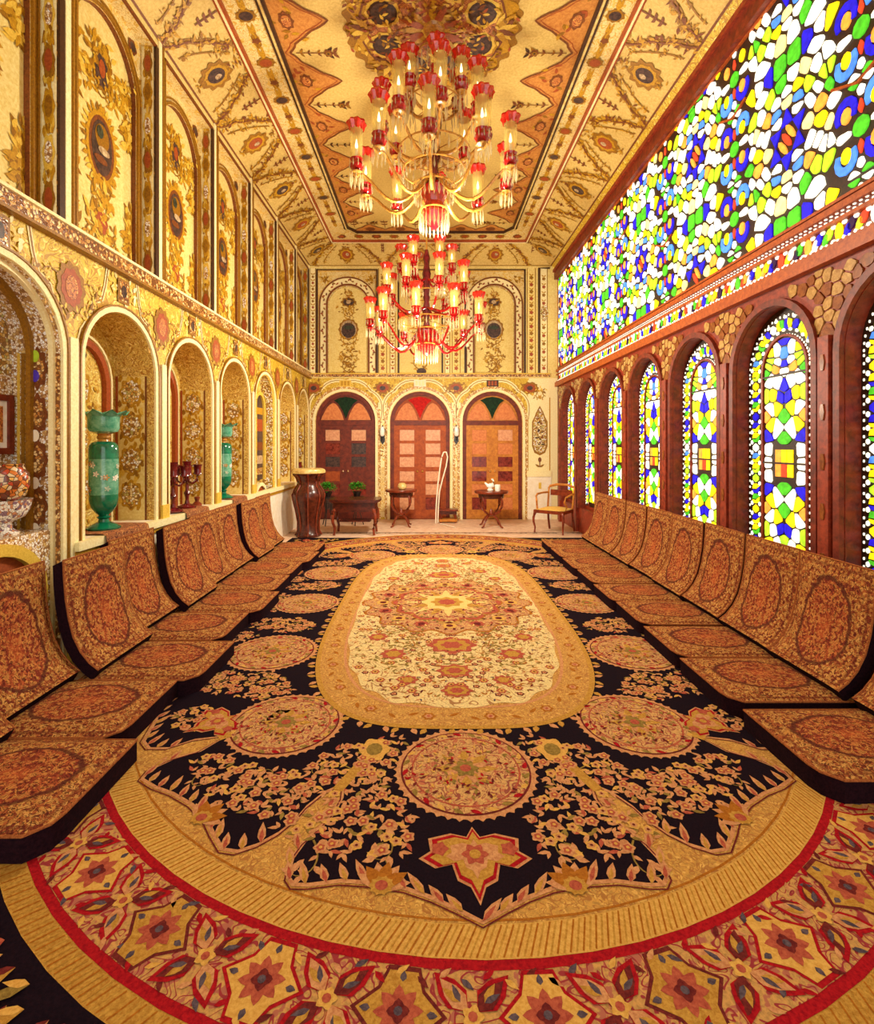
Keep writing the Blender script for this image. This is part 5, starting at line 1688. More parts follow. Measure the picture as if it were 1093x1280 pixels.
# small red cartouches under the medallions
def cartouche(x, y, ang, s):
    ca, sa = math.cos(ang), math.sin(ang)
    sh = [(0, 0.16), (0.03, 0.10), (0.10, 0.12), (0.20, 0.09), (0.19, 0.02), (0.24, -0.02), (0.17, -0.07), (0.10, -0.05), (0.08, -0.13), (0.03, -0.16), (0, -0.24)]
    sh = sh + [(-u, v) for u, v in sh[-2:0:-1]]
    T = lambda q, f: (x + (q[0] * ca - q[1] * sa) * s * f, y + (q[0] * sa + q[1] * ca) * s * f)
    ik.poly([T(q, 1.0) for q in sh], 'wool_peach', 2); ik.poly([T(q, 0.92) for q in sh], 'wool_crimson', 3); ik.poly([T(q, 0.80) for q in sh], 'wool_gold', 4); ik.poly([T(q, 0.52) for q in sh], 'wool_peach', 5)
    ik.oval(x, y, 0.05 * s, 0.05 * s, 'wool_rose', 6, 24, 6, 0.2); ik.oval(x, y, 0.025 * s, 0.025 * s, 'wool_gold', 7, 12)
    for sg in (-1, 1):
        q = T((sg * 0.15, 0.03), 1); ik.oval(q[0], q[1], 0.035 * s, 0.035 * s, 'wool_rose', 5, 15, 5, 0.2)
ik.fx = [SYM[0], SYM[2]]
cartouche(0.0, -2.95, 0, 0.85)
ik.fx = SYM
cartouche(1.30, -2.06, math.radians(52), 0.72)
cartouche(1.70, -1.13, PI / 2, 0.5)
mb.build('navy_ground', carpet)
# --- ring of round medallions
RING = [(0, 2.46, 0.305), (0.93, 2.07, 0.29), (1.29, 1.13, 0.30), (1.31, 0, 0.28)]
allring = []
for x, y, r in RING:
    for sx in ((1, -1) if x else (1,)):
        for sy in ((1, -1) if y else (1,)): allring.append((sx * x, sy * y, r))
mm = MB(); ik = Ink(mm, MF, CH + 7 * STEP, STEP)
r = 0.29
ik.oval(0, 0, r * 1.05, r * 1.05, 'wool_peach', 0, 132, 44, 0.03)
ik.oval(0, 0, r * 0.97, r * 0.97, 'wool_maroon', 1, 60)
ik.oval(0, 0, r * 0.94, r * 0.94, 'wool_medallion', 2, 60)
ik.ring(0, 0, r * 0.80, r * 0.80, 0.008, 'wool_rose', 3, 40)
for k in range(24):
    a = 2 * PI * k / 24
    ik.leaf(r * 0.87 * math.cos(a), r * 0.87 * math.sin(a), a + 1.2, 0.05, 0.026, ['wool_crimson', 'wool_gold_light', 'wool_olive'][k % 3], 3)
for k in range(8):
    a = 2 * PI * k / 8
    ik.leaf(0, 0, a, r * 0.5, 0.06, 'wool_gold', 3); ik.leaf(0, 0, a + PI / 8, r * 0.42, 0.04, 'wool_peach', 4)
ik.oval(0, 0, 0.05, 0.05, 'wool_olive', 6, 24, 6, 0.2); ik.oval(0, 0, 0.025, 0.025, 'wool_rose', 7, 10)
rng = random.Random(12)
for k in range(150):
    a, q = rng.uniform(0, 6.28), r * rng.uniform(0.2, 0.9)
    ik.leaf(q * math.cos(a), q * math.sin(a), rng.uniform(0, 6.28), 0.03, 0.014, rng.choice(['wool_crimson', 'wool_gold_light', 'wool_olive', 'wool_maroon', 'wool_peach']), 5)
med = mm.mesh('medallion')
for x, y, rr in allring:
    link_mesh('medallion', med, carpet, (x, y, 0), scale=(rr / 0.29, rr / 0.29, 1))
# --- cream field
FX, FY = 1.0, 2.13
def superoval(rx, ry, n=96, p=3.4, scal=0, amp=0.0):
    pts = []
    for k in range(n):
        a = 2 * PI * k / n; c, s = math.cos(a), math.sin(a)
        f = 1 + (amp * math.cos(a * scal) if scal else 0)
        pts.append((rx * f * math.copysign(abs(c) ** (2 / p), c), ry * f * math.copysign(abs(s) ** (2 / p), s)))
    return pts
mb = MB(); ik = Ink(mb, MF, CH + 7 * STEP, STEP)
ed = superoval(FX, FY, 260)
for k, (x, y, a) in enumerate(resample(ed, 150)):
    ik.leaf(x, y, a - PI / 2 + (0.5 if k % 2 else -0.5), 0.06, 0.04, 'wool_peach' if k % 2 else 'wool_gold', 0)
ik.poly(ed, 'wool_gold', 1)
ik.poly(superoval(FX - 0.03, FY - 0.03, 160), 'wool_goldfield', 2)
ik.ribbon(superoval(FX - 0.19, FY - 0.22, 160), 0.02, 'wool_peach', 3, closed=True)
ik.poly(superoval(FX - 0.20, FY - 0.23, 200, 3.1, 20, 0.012), 'wool_field', 4)
for k, (x, y, a) in enumerate(resample(superoval(FX - 0.11, FY - 0.12), 90)):
    if k % 3 == 0: ik.rosette(x, y, 0.035, ['wool_ochre', 'wool_peach', 'wool_rose'], 3)
    else: ik.leaf(x, y, a + (0.6 if k % 2 else -0.6), 0.07, 0.03, 'wool_ochre', 3)
# scrolling stems and blossoms of the field
ik.fx = SYM
rng = random.Random(19)
pts = []
for _ in range(2600):
    x, y = rng.uniform(0.01, FX - 0.24), rng.uniform(0.02, FY - 0.27)
    if (x / (FX - 0.23)) ** 3.1 + (y / (FY - 0.26)) ** 3.1 > 0.96: continue
    if (x / 0.74) ** 2 + (y / 0.76) ** 2 < 1.02: continue
    if all(math.hypot(x - a, y - b) > 0.052 for a, b in pts): pts.append((x, y))
for i, (x, y) in enumerate(pts):
    q = i % 7
    if q == 0: ik.rosette(x, y, 0.030, ['wool_rose', 'wool_gold_light', 'wool_maroon'], 5)
    elif q == 3: ik.rosette(x, y, 0.022, ['wool_maroon', 'wool_peach', 'wool_rose'], 5, 5)
    else:
        a = rng.uniform(0, 6.28)
        ik.leaf(x, y, a, 0.045, 0.017, ['wool_olive', 'wool_ochre', 'wool_peach', 'wool_maroon', 'wool_olive'][i % 5], 5)
        ik.leaf(x, y, a + 1.1, 0.032, 0.014, ['wool_ochre', 'wool_olive', 'wool_grey'][i % 3], 5)
for k in range(16):
    x, y = rng.uniform(0.1, 0.6), rng.uniform(0.75, 1.7)
    ik.scroll(x, y, rng.uniform(0, 6.28), 0.16, rng.choice((-1, 1)), 'wool_ochre', 'wool_olive', 4, 0.009)
# pendant palmettes along the axis
ik.fx = [SYM[0], SYM[2]]
for y, s in ((1.02, 0.17), (1.45, 0.11), (1.72, 0.09)):
    ik.oval(0, -y, s, s * 0.85, 'wool_rose', 6, 48, 8, 0.12); ik.oval(0, -y, s * 0.75, s * 0.62, 'wool_gold', 7, 40, 8, 0.1); ik.oval(0, -y, s * 0.45, s * 0.36, 'wool_rose', 8, 24, 6, 0.15)
ik.fx = SYM
for x, y, s in ((0.42, 1.18, 0.085), (0.56, 0.86, 0.07), (0.30, 1.58, 0.06)):
    ik.oval(x, -y, s, s, 'wool_rose', 6, 32, 8, 0.14); ik.oval(x, -y, s * 0.6, s * 0.6, 'wool_gold', 7, 20, 6, 0.14)
mb.build('cream_field', carpet)
# --- central medallion
mb = MB(); ik = Ink(mb, MF, CH + 12 * STEP, STEP)
ik.oval(0, 0, 0.76, 0.78, 'wool_ochre', 0, 160, 16, 0.055); ik.oval(0, 0, 0.735, 0.755, 'wool_medallion', 1, 160, 16, 0.055)
ik.oval(0, 0, 0.50, 0.52, 'wool_ochre', 2, 96, 12, 0.05); ik.oval(0, 0, 0.485, 0.505, 'wool_rose', 3, 96, 12, 0.05); ik.oval(0, 0, 0.44, 0.46, 'wool_medallion', 4, 96, 12, 0.05)
for k in range(16):
    a = 2 * PI * k / 16
    ik.oval(0.60 * math.cos(a), 0.62 * math.sin(a), 0.06, 0.06, 'wool_rose' if k % 2 else 'wool_gold_light', 3, 32, 8, 0.15)
    ik.oval(0.60 * math.cos(a), 0.62 * math.sin(a), 0.03, 0.03, 'wool_maroon', 4, 10)
    ik.leaf(0.12 * math.cos(a), 0.12 * math.sin(a), a, 0.28, 0.09, 'wool_gold' if k % 2 else 'wool_cream', 5 + k % 2)
ik.oval(0, 0, 0.22, 0.23, 'wool_cream', 7, 64, 8, 0.1); ik.oval(0, 0, 0.14, 0.14, 'wool_gold', 8, 48, 8, 0.12); ik.oval(0, 0, 0.08, 0.08, 'wool_rose', 9, 32, 8, 0.15)
rng = random.Random(23)
ik.fx = SYM
for k in range(130):
    a, q = rng.uniform(0, PI / 2), rng.uniform(0.22, 0.72)
    ik.leaf(q * math.cos(a), q * math.sin(a), rng.uniform(0, 6.28), 0.05, 0.022, rng.choice(['wool_maroon', 'wool_gold_light', 'wool_olive', 'wool_rose', 'wool_cream']), 6)
mb.build('centre_medallion', carpet)
# --- flower sprays on the navy ground
mb = MB(); ik = Ink(mb, MF, CH + 7 * STEP, STEP)
ik.fx = SYM
rng = random.Random(42)
def free(x, y, m=0.03):
    if any(math.hypot(x - a, y - b) < rr * 1.06 + m for a, b, rr in allring): return False
    if (abs(x) / (FX + m)) ** 3.4 + (abs(y) / (FY + m)) ** 3.4 < 1.0: return False
    cy_ = min(max(y, -HL), HL)
    return math.hypot(x, y - cy_) < 1.70
clusters = [(0.42, 2.80, 0.20), (0.60, 2.88, 0.17), (0.52, 2.46, 0.19), (0.36, 2.30, 0.10), (0.98, 2.60, 0.17), (0.80, 2.62, 0.14), (1.18, 2.46, 0.12), (0.46, 2.62, 0.13),
            (1.24, 1.62, 0.17), (1.12, 1.72, 0.13), (1.48, 1.60, 0.14), (1.62, 1.55, 0.12), (1.30, 0.58, 0.16), (1.22, 0.60, 0.12), (1.50, 0.55, 0.14), (1.45, 2.02, 0.12), (1.60, 0.85, 0.10), (1.58, 0.2, 0.1)]
taken = []
for (cx_, cy_, rad) in clusters:
    for _ in range(int(rad * 1500)):
        a, q = rng.uniform(0, 6.28), rad * math.sqrt(rng.random())
        x, y = cx_ + q * math.cos(a), -(cy_ + q * math.sin(a))
        if not free(x, y) or any(math.hypot(x - s, y - t) < 0.027 for s, t in taken): continue
        taken.append((x, y))
        i = len(taken)
        if i % 6 == 0: ik.rosette(x, y, 0.025, ['wool_peach', 'wool_rose', 'wool_gold_light'], 2, 5)
        elif i % 11 == 3: ik.rosette(x, y, 0.022, ['wool_gold_light', 'wool_peach', 'wool_maroon'], 2, 5)
        else:
            a = rng.uniform(0, 6.28); m_ = ['wool_peach', 'wool_gold_light', 'wool_olive', 'wool_rose', 'wool_peach'][i % 5]
            ik.leaf(x, y, a, 0.048, 0.021, m_, 1); ik.leaf(x, y, a + 1.0, 0.036, 0.017, 'wool_peach', 1)
    ik.scroll(cx_, -cy_, rng.uniform(0, 6.28), rad, rng.choice((-1, 1)), 'wool_olive', 'wool_peach', 0, 0.008)
# leafy corners outside the oval
for _ in range(7000):
    x, y = rng.uniform(0.5, HX - 0.17), -rng.uniform(1.8, HY + 0.26)
    if math.hypot(x, y + HL) < 2.41: continue
    if any(math.hypot(x - s, y - t) < 0.055 for s, t in taken): continue
    if -y > HY - 0.2: ik.fx = SYM[:2]
    else: ik.fx = SYM
    taken.append((x, y)); i = len(taken)
    a = math.atan2(y + HL, x) + rng.uniform(-0.8, 0.8)
    if i % 8 == 0: ik.rosette(x, y, 0.05, ['wool_rose', 'wool_crimson', 'wool_gold_light'], 2, 5)
    else:
        ik.leaf(x, y, a, 0.13, 0.042, ['wool_gold', 'wool_peach', 'wool_olive'][i % 3], 1); ik.leaf(x, y, a + 0.5, 0.08, 0.028, ['wool_gold_light', 'wool_maroon'][i % 2], 2)
o = mb.build('flower_spray', carpet); o['kind'] = 'stuff'

# ================================================================== FLOOR CHAIRS
def floor_chair_meshes(W):
    """seat and back pad; local x points into the room, y along the wall"""
    hw = W / 2 - 0.006
    # seat pad
    s = MB()
    x0, x1, zt = 0.17, 0.86, 0.135
    ch = 0.07
    out = [(x0, -hw), (x1 - ch, -hw), (x1, -hw + ch), (x1, hw - 0.02), (x1 - 0.02, hw), (x0, hw)]
    nb = 11
    P = []
    for i in range(nb):
        row = []
        for j in range(nb):
            u, v = j / (nb - 1), i / (nb - 1)
            x = x0 + (x1 - x0) * v; y = -hw + 2 * hw * u
            if x + (-hw - y) * -1 * 0 > 0:
                lim = x1 - max(0.0, ch - (y + hw))          # clipped near corner
                x = min(x, lim)
            e = min(min(u, 1 - u) * 6, min(v, 1 - v) * 6, 1.0)
            row.append((x, y, zt - 0.022 * (1 - e) ** 2 + 0.006 * math.sin(u * PI) * math.sin(v * PI)))
        P.append(row)
    s.grid(P, 'cushion_fabric')
    rim = P[0] + [r[-1] for r in P[1:]] + P[-1][::-1][1:] + [r[0] for r in P[::-1][1:-1]]
    n = len(rim)
    low = [(q[0], q[1], 0.016) for q in rim]
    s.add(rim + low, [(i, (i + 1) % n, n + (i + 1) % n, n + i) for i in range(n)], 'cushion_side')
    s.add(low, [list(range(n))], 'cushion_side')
    # back pad: a curve from the wall down to the seat
    b = MB()
    prof = [(0.015, 0.815), (0.02, 0.70), (0.03, 0.58), (0.05, 0.46), (0.08, 0.35), (0.13, 0.255), (0.19, 0.185), (0.25, 0.140)]
    th = [(-0.075, 0.0)] * 8
    P = []; Q = []
    N = len(prof)
    for i, (x, z) in enumerate(prof):
        a = prof[max(i - 1, 0)]; c = prof[min(i + 1, N - 1)]
        dx, dz = c[0] - a[0], c[1] - a[1]; l = math.hypot(dx, dz)
        nx, nz = -dz / l, dx / l
        nx, nz = abs(nx), abs(nz)
        row = []; rq = []
        for j in range(nb):
            u = j / (nb - 1); v = i / (N - 1)
            e = min(min(u, 1 - u) * 6, v * 8, 1.0)
            of = 0.085 - 0.022 * (1 - e) ** 2
            row.append((x + nx * of - 0.0, -hw + 2 * hw * u, z + nz * of * 0.6))
            rq.append((x, -hw + 2 * hw * u, max(z - 0.03, 0.1)))
        P.append(row); Q.append(rq)
    P2 = P[::-1]
    b.grid(P2, 'cushion_fabric')
    for k in range(N - 1):
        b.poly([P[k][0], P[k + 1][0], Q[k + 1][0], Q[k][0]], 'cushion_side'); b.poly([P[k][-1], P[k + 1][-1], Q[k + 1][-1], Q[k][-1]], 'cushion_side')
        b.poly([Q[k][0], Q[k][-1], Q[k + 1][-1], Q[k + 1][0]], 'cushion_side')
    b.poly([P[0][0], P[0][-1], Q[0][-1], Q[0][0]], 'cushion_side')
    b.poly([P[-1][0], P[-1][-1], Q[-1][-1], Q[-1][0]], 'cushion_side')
    # piping
    pp = MB()
    pp.tube([P[k][0] for k in range(N)], 0.006, 'cushion_piping', 5); pp.tube([P[k][-1] for k in range(N)], 0.006, 'cushion_piping', 5)
    pp.tube(P[0], 0.006, 'cushion_piping', 5)
    sp = MB()
    sp.tube(rim, 0.006, 'cushion_piping', 5, closed=True)
    return s.mesh('seat', True), b.mesh('backrest', True), pp.mesh('piping'), sp.mesh('piping')
FC = floor_chair_meshes(0.605)
FCR = floor_chair_meshes(0.575)
def floor_chair(x, y, rz, label, group, meshes=FC, mirror=False):
    e = empty('floor_chair', (x, y, 0), rz)
    tag(e, label, 'floor chair', group)
    s = link_mesh('seat', meshes[0], e); b = link_mesh('backrest', meshes[1], e)
    link_mesh('piping', meshes[2], b); link_mesh('piping', meshes[3], s)
    if mirror: e.scale = (1, -1, 1)
    return e
ords = ['first', 'second', 'third', 'fourth', 'fifth', 'sixth', 'seventh', 'eighth', 'ninth', 'tenth']
rng = random.Random(6)
for k in range(9):
    y = 7.25 - 0.605 * (k + 0.5)
    dx = {8: 0.12, 7: 0.0, 6: 0.10, 5: 0.0, 4: 0.07, 1: 0.05}.get(k, 0.0)
    floor_chair(XL + 0.07 + dx + rng.uniform(-0.01, 0.02), y, rng.uniform(-0.02, 0.02),
                'patterned legless floor chair along the niche wall, %s counted from the dark urn pedestal' % ords[k], 'floor chairs along the niche wall')
for k in range(9):
    pair = k // 2; y = 7.45 - 1.18 * pair - 0.575 * (k % 2) - 0.29
    if k == 8: y = 2.40
    floor_chair(XR - 0.07 - rng.uniform(0, 0.02), y, PI + rng.uniform(-0.015, 0.015),
                'patterned legless floor chair under the stained glass, %s counted from the armchair' % ords[k], 'floor chairs under the stained glass windows', FCR, True)

# ================================================================== CHANDELIERS
def prism(m, x, y, z, l, r, mat='crystal'):
    m.add([(x, y, z), (x + r, y, z - l * .7), (x, y + r, z - l * .7), (x - r, y, z - l * .7), (x, y - r, z - l * .7), (x, y, z - l)],
          [(0, 1, 2), (0, 2, 3), (0, 3, 4), (0, 4, 1), (5, 2, 1), (5, 3, 2), (5, 4, 3), (5, 1, 4)], mat)
def light_meshes(arm_pts, armmat, chim_h):
    """one arm lying in the x-z plane with its cup, chimney, rim, prisms"""
    A = MB(); A.tube(arm_pts, lambda t: 0.020 - 0.008 * t, armmat, 7)
    x, _, z = arm_pts[-1]
    A.lathe([(0.006, -0.03), (0.02, -0.02), (0.012, 0.0), (0.05, 0.012), (0.055, 0.02), (0.01, 0.03)], (x, 0, z), armmat, 12)
    C = MB(); C.lathe([(0.014, 0.02), (0.05, 0.045), (0.066, 0.08), (0.056, 0.105), (0.05, 0.12), (0.062, 0.14)], (x, 0, z), 'ruby', 24, ribs=8, rib=0.05)
    D = MB(); D.lathe([(0.05, 0.12), (0.054, 0.16), (0.058, 0.12 + chim_h * 0.5), (0.062, 0.12 + chim_h)], (x, 0, z), 'chimney_glass', 14)
    D.f = D.f[:-2]; D.m = D.m[:-2]
    R = MB(); R.lathe([(0.062, 0.10 + chim_h), (0.070, 0.135 + chim_h), (0.088, 0.165 + chim_h), (0.080, 0.185 + chim_h), (0.066, 0.17 + chim_h), (0.058, 0.12 + chim_h)], (x, 0, z), 'ruby_light', 32, ribs=8, rib=0.10)
    R.f = R.f[:-2]; R.m = R.m[:-2]
    B = MB(); B.lathe([(0.014, 0.10), (0.014, 0.10 + chim_h * 0.45)], (x, 0, z), 'white_china', 8)
    F = MB(); F.lathe([(0.004, 0.10 + chim_h * 0.45), (0.014, 0.12 + chim_h * 0.45), (0.010, 0.15 + chim_h * 0.45), (0.002, 0.19 + chim_h * 0.45)], (x, 0, z), 'bulb', 8)
    Pm = MB()
    for k in range(9):
        a = 2 * PI * k / 9
        prism(Pm, x + 0.058 * math.cos(a), 0.058 * math.sin(a), z + 0.025, 0.15, 0.010)
        prism(Pm, x + 0.066 * math.cos(a + 0.3), 0.066 * math.sin(a + 0.3), z + 0.135, 0.085, 0.007)
    return [('arm', A.mesh('arm', True), None), ('candle_cup', C.mesh('candle_cup', True), 1), ('glass_chimney', D.mesh('glass_chimney', True), 1), ('ruby_rim', R.mesh('ruby_rim', True), 1),
            ('candle', B.mesh('candle', True), 1), ('flame_bulb', F.mesh('flame_bulb', True), 1), ('prism_ring', Pm.mesh('prism_ring'), 1)]
def chandelier(loc, zc, label, tiers, stem, armmat, body, skirt, watts):
    root = empty('chandelier', (loc[0], loc[1], zc))
    tag(root, label, 'chandelier', 'ruby glass chandeliers')
    m = MB(); m.lathe(stem, (0, 0, 0), 'wine_glass_red', 18, ribs=6, rib=0.05); m.build('stem', root, True)
    m = MB(); m.lathe(body, (0, 0, 0), 'ruby', 20, ribs=10, rib=0.05); bo = m.build('bowl', root, True)
    m = MB(); top = stem[-1][1]
    m.lathe([(0.012, top - 0.02), (0.012, ZC - zc - 0.05), (0.09, ZC - zc - 0.045), (0.11, ZC - zc - 0.012), (0.11, ZC - zc - 0.002)], (0, 0, 0), 'gilt', 14); m.build('ceiling_rod', root, True)
    m = MB()
    for (r, z, n, l) in skirt:
        for k in range(n):
            a = 2 * PI * (k + 0.5 * (z > 0)) / n
            prism(m, r * math.cos(a), r * math.sin(a), z, l, 0.012)
        ring_ = [(r * math.cos(2 * PI * k / 24), r * math.sin(2 * PI * k / 24), z + 0.004) for k in range(24)]
        m.tube(ring_, 0.009, 'gilt', 5, closed=True)
        for k in range(4):
            a = PI / 4 + k * PI / 2
            m.tube([(r * math.cos(a), r * math.sin(a), z), (0.01, 0.0, z + 0.02)], 0.006, 'gilt', 4)
    o = m.build('prism_skirt', root)
    for (n, pts, chim, ph) in tiers:
        ms = light_meshes(pts, armmat, chim)
        for k in range(n):
            a = ph + 2 * PI * k / n
            par = None
            for nm, me, sub in ms:
                if sub is None:
                    par = link_mesh(nm, me, root, rz=a)
                else:
                    link_mesh(nm, me, par)
    l = bpy.data.lights.new('chandelier_fill', 'POINT'); l.energy = watts; l.color = (1.0, 0.91, 0.72); l.shadow_soft_size = 0.15
    lo = bpy.data.objects.new('chandelier_fill', l); COL.objects.link(lo); lo.parent = root; lo.location = (0, 0, -0.38)  # unseen fill lamp added below the bowl, standing in for the bulbs
    return root
def arm_curve(r, z0, z1, dip, n=11, r0=0.06):
    pts = []
    for i in range(n):
        t = i / (n - 1)
        pts.append((r0 + (r - r0) * t, 0.0, z0 + (z1 - z0) * t - dip * math.sin(PI * min(1.0, t * 1.12)) ** 1.2 if t < 0.893 else z0 + (z1 - z0) * t))
    return pts
chandelier((0.045, 4.90), 3.55, 'large ruby glass chandelier with tall chimneys under the ceiling rosette',
           [(10, arm_curve(0.74, 0.50, 0.44, 0.24), 0.30, 0.25), (8, arm_curve(0.50, 0.72, 0.86, 0.10), 0.34, 0.1), (6, arm_curve(0.28, 1.16, 1.22, 0.06), 0.22, 0.6)],
           [(0.03, 0.42), (0.05, 0.50), (0.035, 0.62), (0.06, 0.72), (0.045, 0.85), (0.07, 1.0), (0.05, 1.15), (0.075, 1.28), (0.05, 1.42), (0.065, 1.5), (0.03, 1.60)],
           'gilt', [(0.01, 0.0), (0.03, 0.02), (0.05, 0.05), (0.09, 0.10), (0.115, 0.17), (0.10, 0.22), (0.085, 0.26), (0.11, 0.32), (0.13, 0.40), (0.10, 0.44), (0.04, 0.46)],
           [(0.14, 0.18, 22, 0.20), (0.19, 0.42, 26, 0.16), (0.30, 0.56, 30, 0.12), (0.34, 0.75, 24, 0.14), (0.26, 1.20, 20, 0.16), (0.18, 1.66, 18, 0.20)], LAMP)
chandelier((-0.04, 7.30), 2.66, 'ruby glass chandelier with curled red arms hanging before the end wall',
           [(10, arm_curve(0.80, 0.52, 0.46, 0.30), 0.26, 0.15), (8, arm_curve(0.58, 0.78, 0.92, 0.12), 0.26, 0.3), (6, arm_curve(0.36, 1.18, 1.28, 0.08), 0.22, 0.0)],
           [(0.03, 0.44), (0.05, 0.52), (0.03, 0.62), (0.055, 0.75), (0.035, 0.88), (0.06, 1.0), (0.04, 1.15), (0.06, 1.28), (0.035, 1.4), (0.05, 1.5), (0.02, 1.62)],
           'ruby', [(0.01, 0.10), (0.05, 0.13), (0.11, 0.20), (0.14, 0.28), (0.11, 0.34), (0.14, 0.40), (0.15, 0.46), (0.08, 0.50), (0.04, 0.54)],
           [(0.16, 0.26, 24, 0.26), (0.26, 0.46, 28, 0.22), (0.40, 0.60, 30, 0.12), (0.30, 0.98, 20, 0.12)], LAMP)

# ================================================================== FURNITURE
def cabriole(m, x, y, z1, dx, dy, mat, r=0.03):
    """curved leg from (x, y, z1) down to the floor, kicking out along (dx, dy)"""
    pts = []
    for i in range(9):
        t = i / 8
        k = 0.055 * math.sin(t * PI * 1.15) - 0.03 * t + 0.075 * max(0, t - 0.72) / 0.28
        pts.append((x + dx * k, y + dy * k, z1 * (1 - t) + 0.012 * t))
    m.tube(pts, lambda t: r * (1.0 - 0.55 * t) if t < 0.9 else r * 0.62, mat, 8)
# low coffee table with apron
ct = empty('coffee_table', (-1.24, 8.62, 0)); tag(ct, 'low dark wooden coffee table with deep apron and curved legs', 'table')
m = MB()
def rrect(hx, hy, bow, n=8):
    pts = []
    for i in range(n): t = i / n; pts.append((-hx + 2 * hx * t, -hy - bow * math.sin(PI * t)))
    for i in range(n): t = i / n; pts.append((hx + bow * math.sin(PI * t), -hy + 2 * hy * t))
    for i in range(n): t = i / n; pts.append((hx - 2 * hx * t, hy + bow * math.sin(PI * t)))
    for i in range(n): t = i / n; pts.append((-hx - bow * math.sin(PI * t), hy - 2 * hy * t))
    return pts
m.slab(MF, rrect(0.40, 0.26, 0.03), 0.565, 0.60, 'dark_wood'); m.slab(MF, rrect(0.37, 0.235, 0.03), 0.545, 0.566, 'red_wood'); m.build('table_top', ct)
m = MB(); m.slab(MF, rrect(0.345, 0.215, 0.02), 0.40, 0.55, 'dark_wood'); m.build('apron', ct)
m = MB(); m.slab(MF, rrect(0.25, 0.13, 0.01), 0.22, 0.245, 'dark_wood'); m.build('shelf', ct)
for sx in (-1, 1):
    for sy in (-1, 1):
        m = MB(); cabriole(m, sx * 0.31, sy * 0.18, 0.46, sx, sy, 'red_wood', 0.036); m.build('leg', ct, True)
# two round tables with lyre legs
def round_table(x, y, r, h, label, wood):
    e = empty('side_table', (x, y, 0)); tag(e, label, 'table', 'round side tables before the doors')
    m = MB(); m.lathe([(r * 0.9, h - 0.045), (r * 0.97, h - 0.04), (r, h - 0.02), (r, h - 0.008), (r * 0.985, h)], (0, 0, 0), wood, 28); m.build('table_top', e, True)
    m = MB(); m.lathe([(r * 0.72, h - 0.13), (r * 0.74, h - 0.12), (r * 0.78, h - 0.04)], (0, 0, 0), 'dark_wood', 24); m.build('apron', e, True)
    m = MB(); m.lathe([(0.03, 0.20), (0.07, 0.215), (0.075, 0.235), (0.04, 0.25), (0.03, 0.30), (0.012, 0.33)], (0, 0, 0), wood, 14); m.build('hub', e, True)
    for k in range(4):
        a = PI / 4 + k * PI / 2
        ca, sa = math.cos(a), math.sin(a)
        m = MB()
        prof = [(r * 0.70, h - 0.10), (r * 0.80, h - 0.18), (r * 0.80, h - 0.27), (r * 0.62, h - 0.36), (r * 0.30, 0.235), (r * 0.20, 0.21), (r * 0.42, 0.17), (r * 0.62, 0.09), (r * 0.70, 0.03), (r * 0.86, 0.012)]
        m.tube([(q * ca, q * sa, z) for q, z in prof], lambda t: 0.024 - 0.010 * t, wood, 8); m.build('leg', e, True)
    return e
round_table(-0.52, 9.42, 0.29, 0.68, 'round red-brown side table before the middle door, with a yellow pot', 'red_wood')
round_table(1.13, 9.36, 0.31, 0.66, 'round wooden side table before the honey door, with a white figurine', 'red_wood')
m = MB(); m.lathe([(0.05, 0.0), (0.075, 0.02), (0.085, 0.06), (0.07, 0.10), (0.05, 0.115), (0.06, 0.125)], (0, 0, 0), 'marble_gold', 16)
e = tag(m.build('pot', None, True, (-0.50, 9.40, 0.68)), 'small yellow glazed pot on the round side table', 'pot')
m = MB(); m.lathe([(0.05, 0), (0.06, 0.02), (0.03, 0.05)], (0, 0, 0), 'white_china', 14)
fig = empty('figurine', (1.11, 9.34, 0.66)); tag(fig, 'white china bird figurine on the round side table', 'figurine')
m.build('base', fig, True)
m = MB(); m.tube([(-0.10, 0, 0.15), (-0.05, 0, 0.10), (0.0, 0, 0.085), (0.05, 0, 0.11), (0.06, 0, 0.17), (0.045, 0, 0.21), (0.02, 0, 0.205)], lambda t: 0.012 + 0.05 * math.sin(PI * min(1, t * 1.35)) ** 2 if t < 0.74 else 0.016, 'white_china', 10); m.build('body', fig, True)
m = MB(); m.lathe([(0.045, 0.0), (0.05, 0.01), (0.05, 0.10), (0.044, 0.12)], (0, 0, 0), 'white_china', 14)
tag(m.build('cup', None, True, (1.24, 9.30, 0.66)), 'plain white cup beside the bird figurine', 'cup')
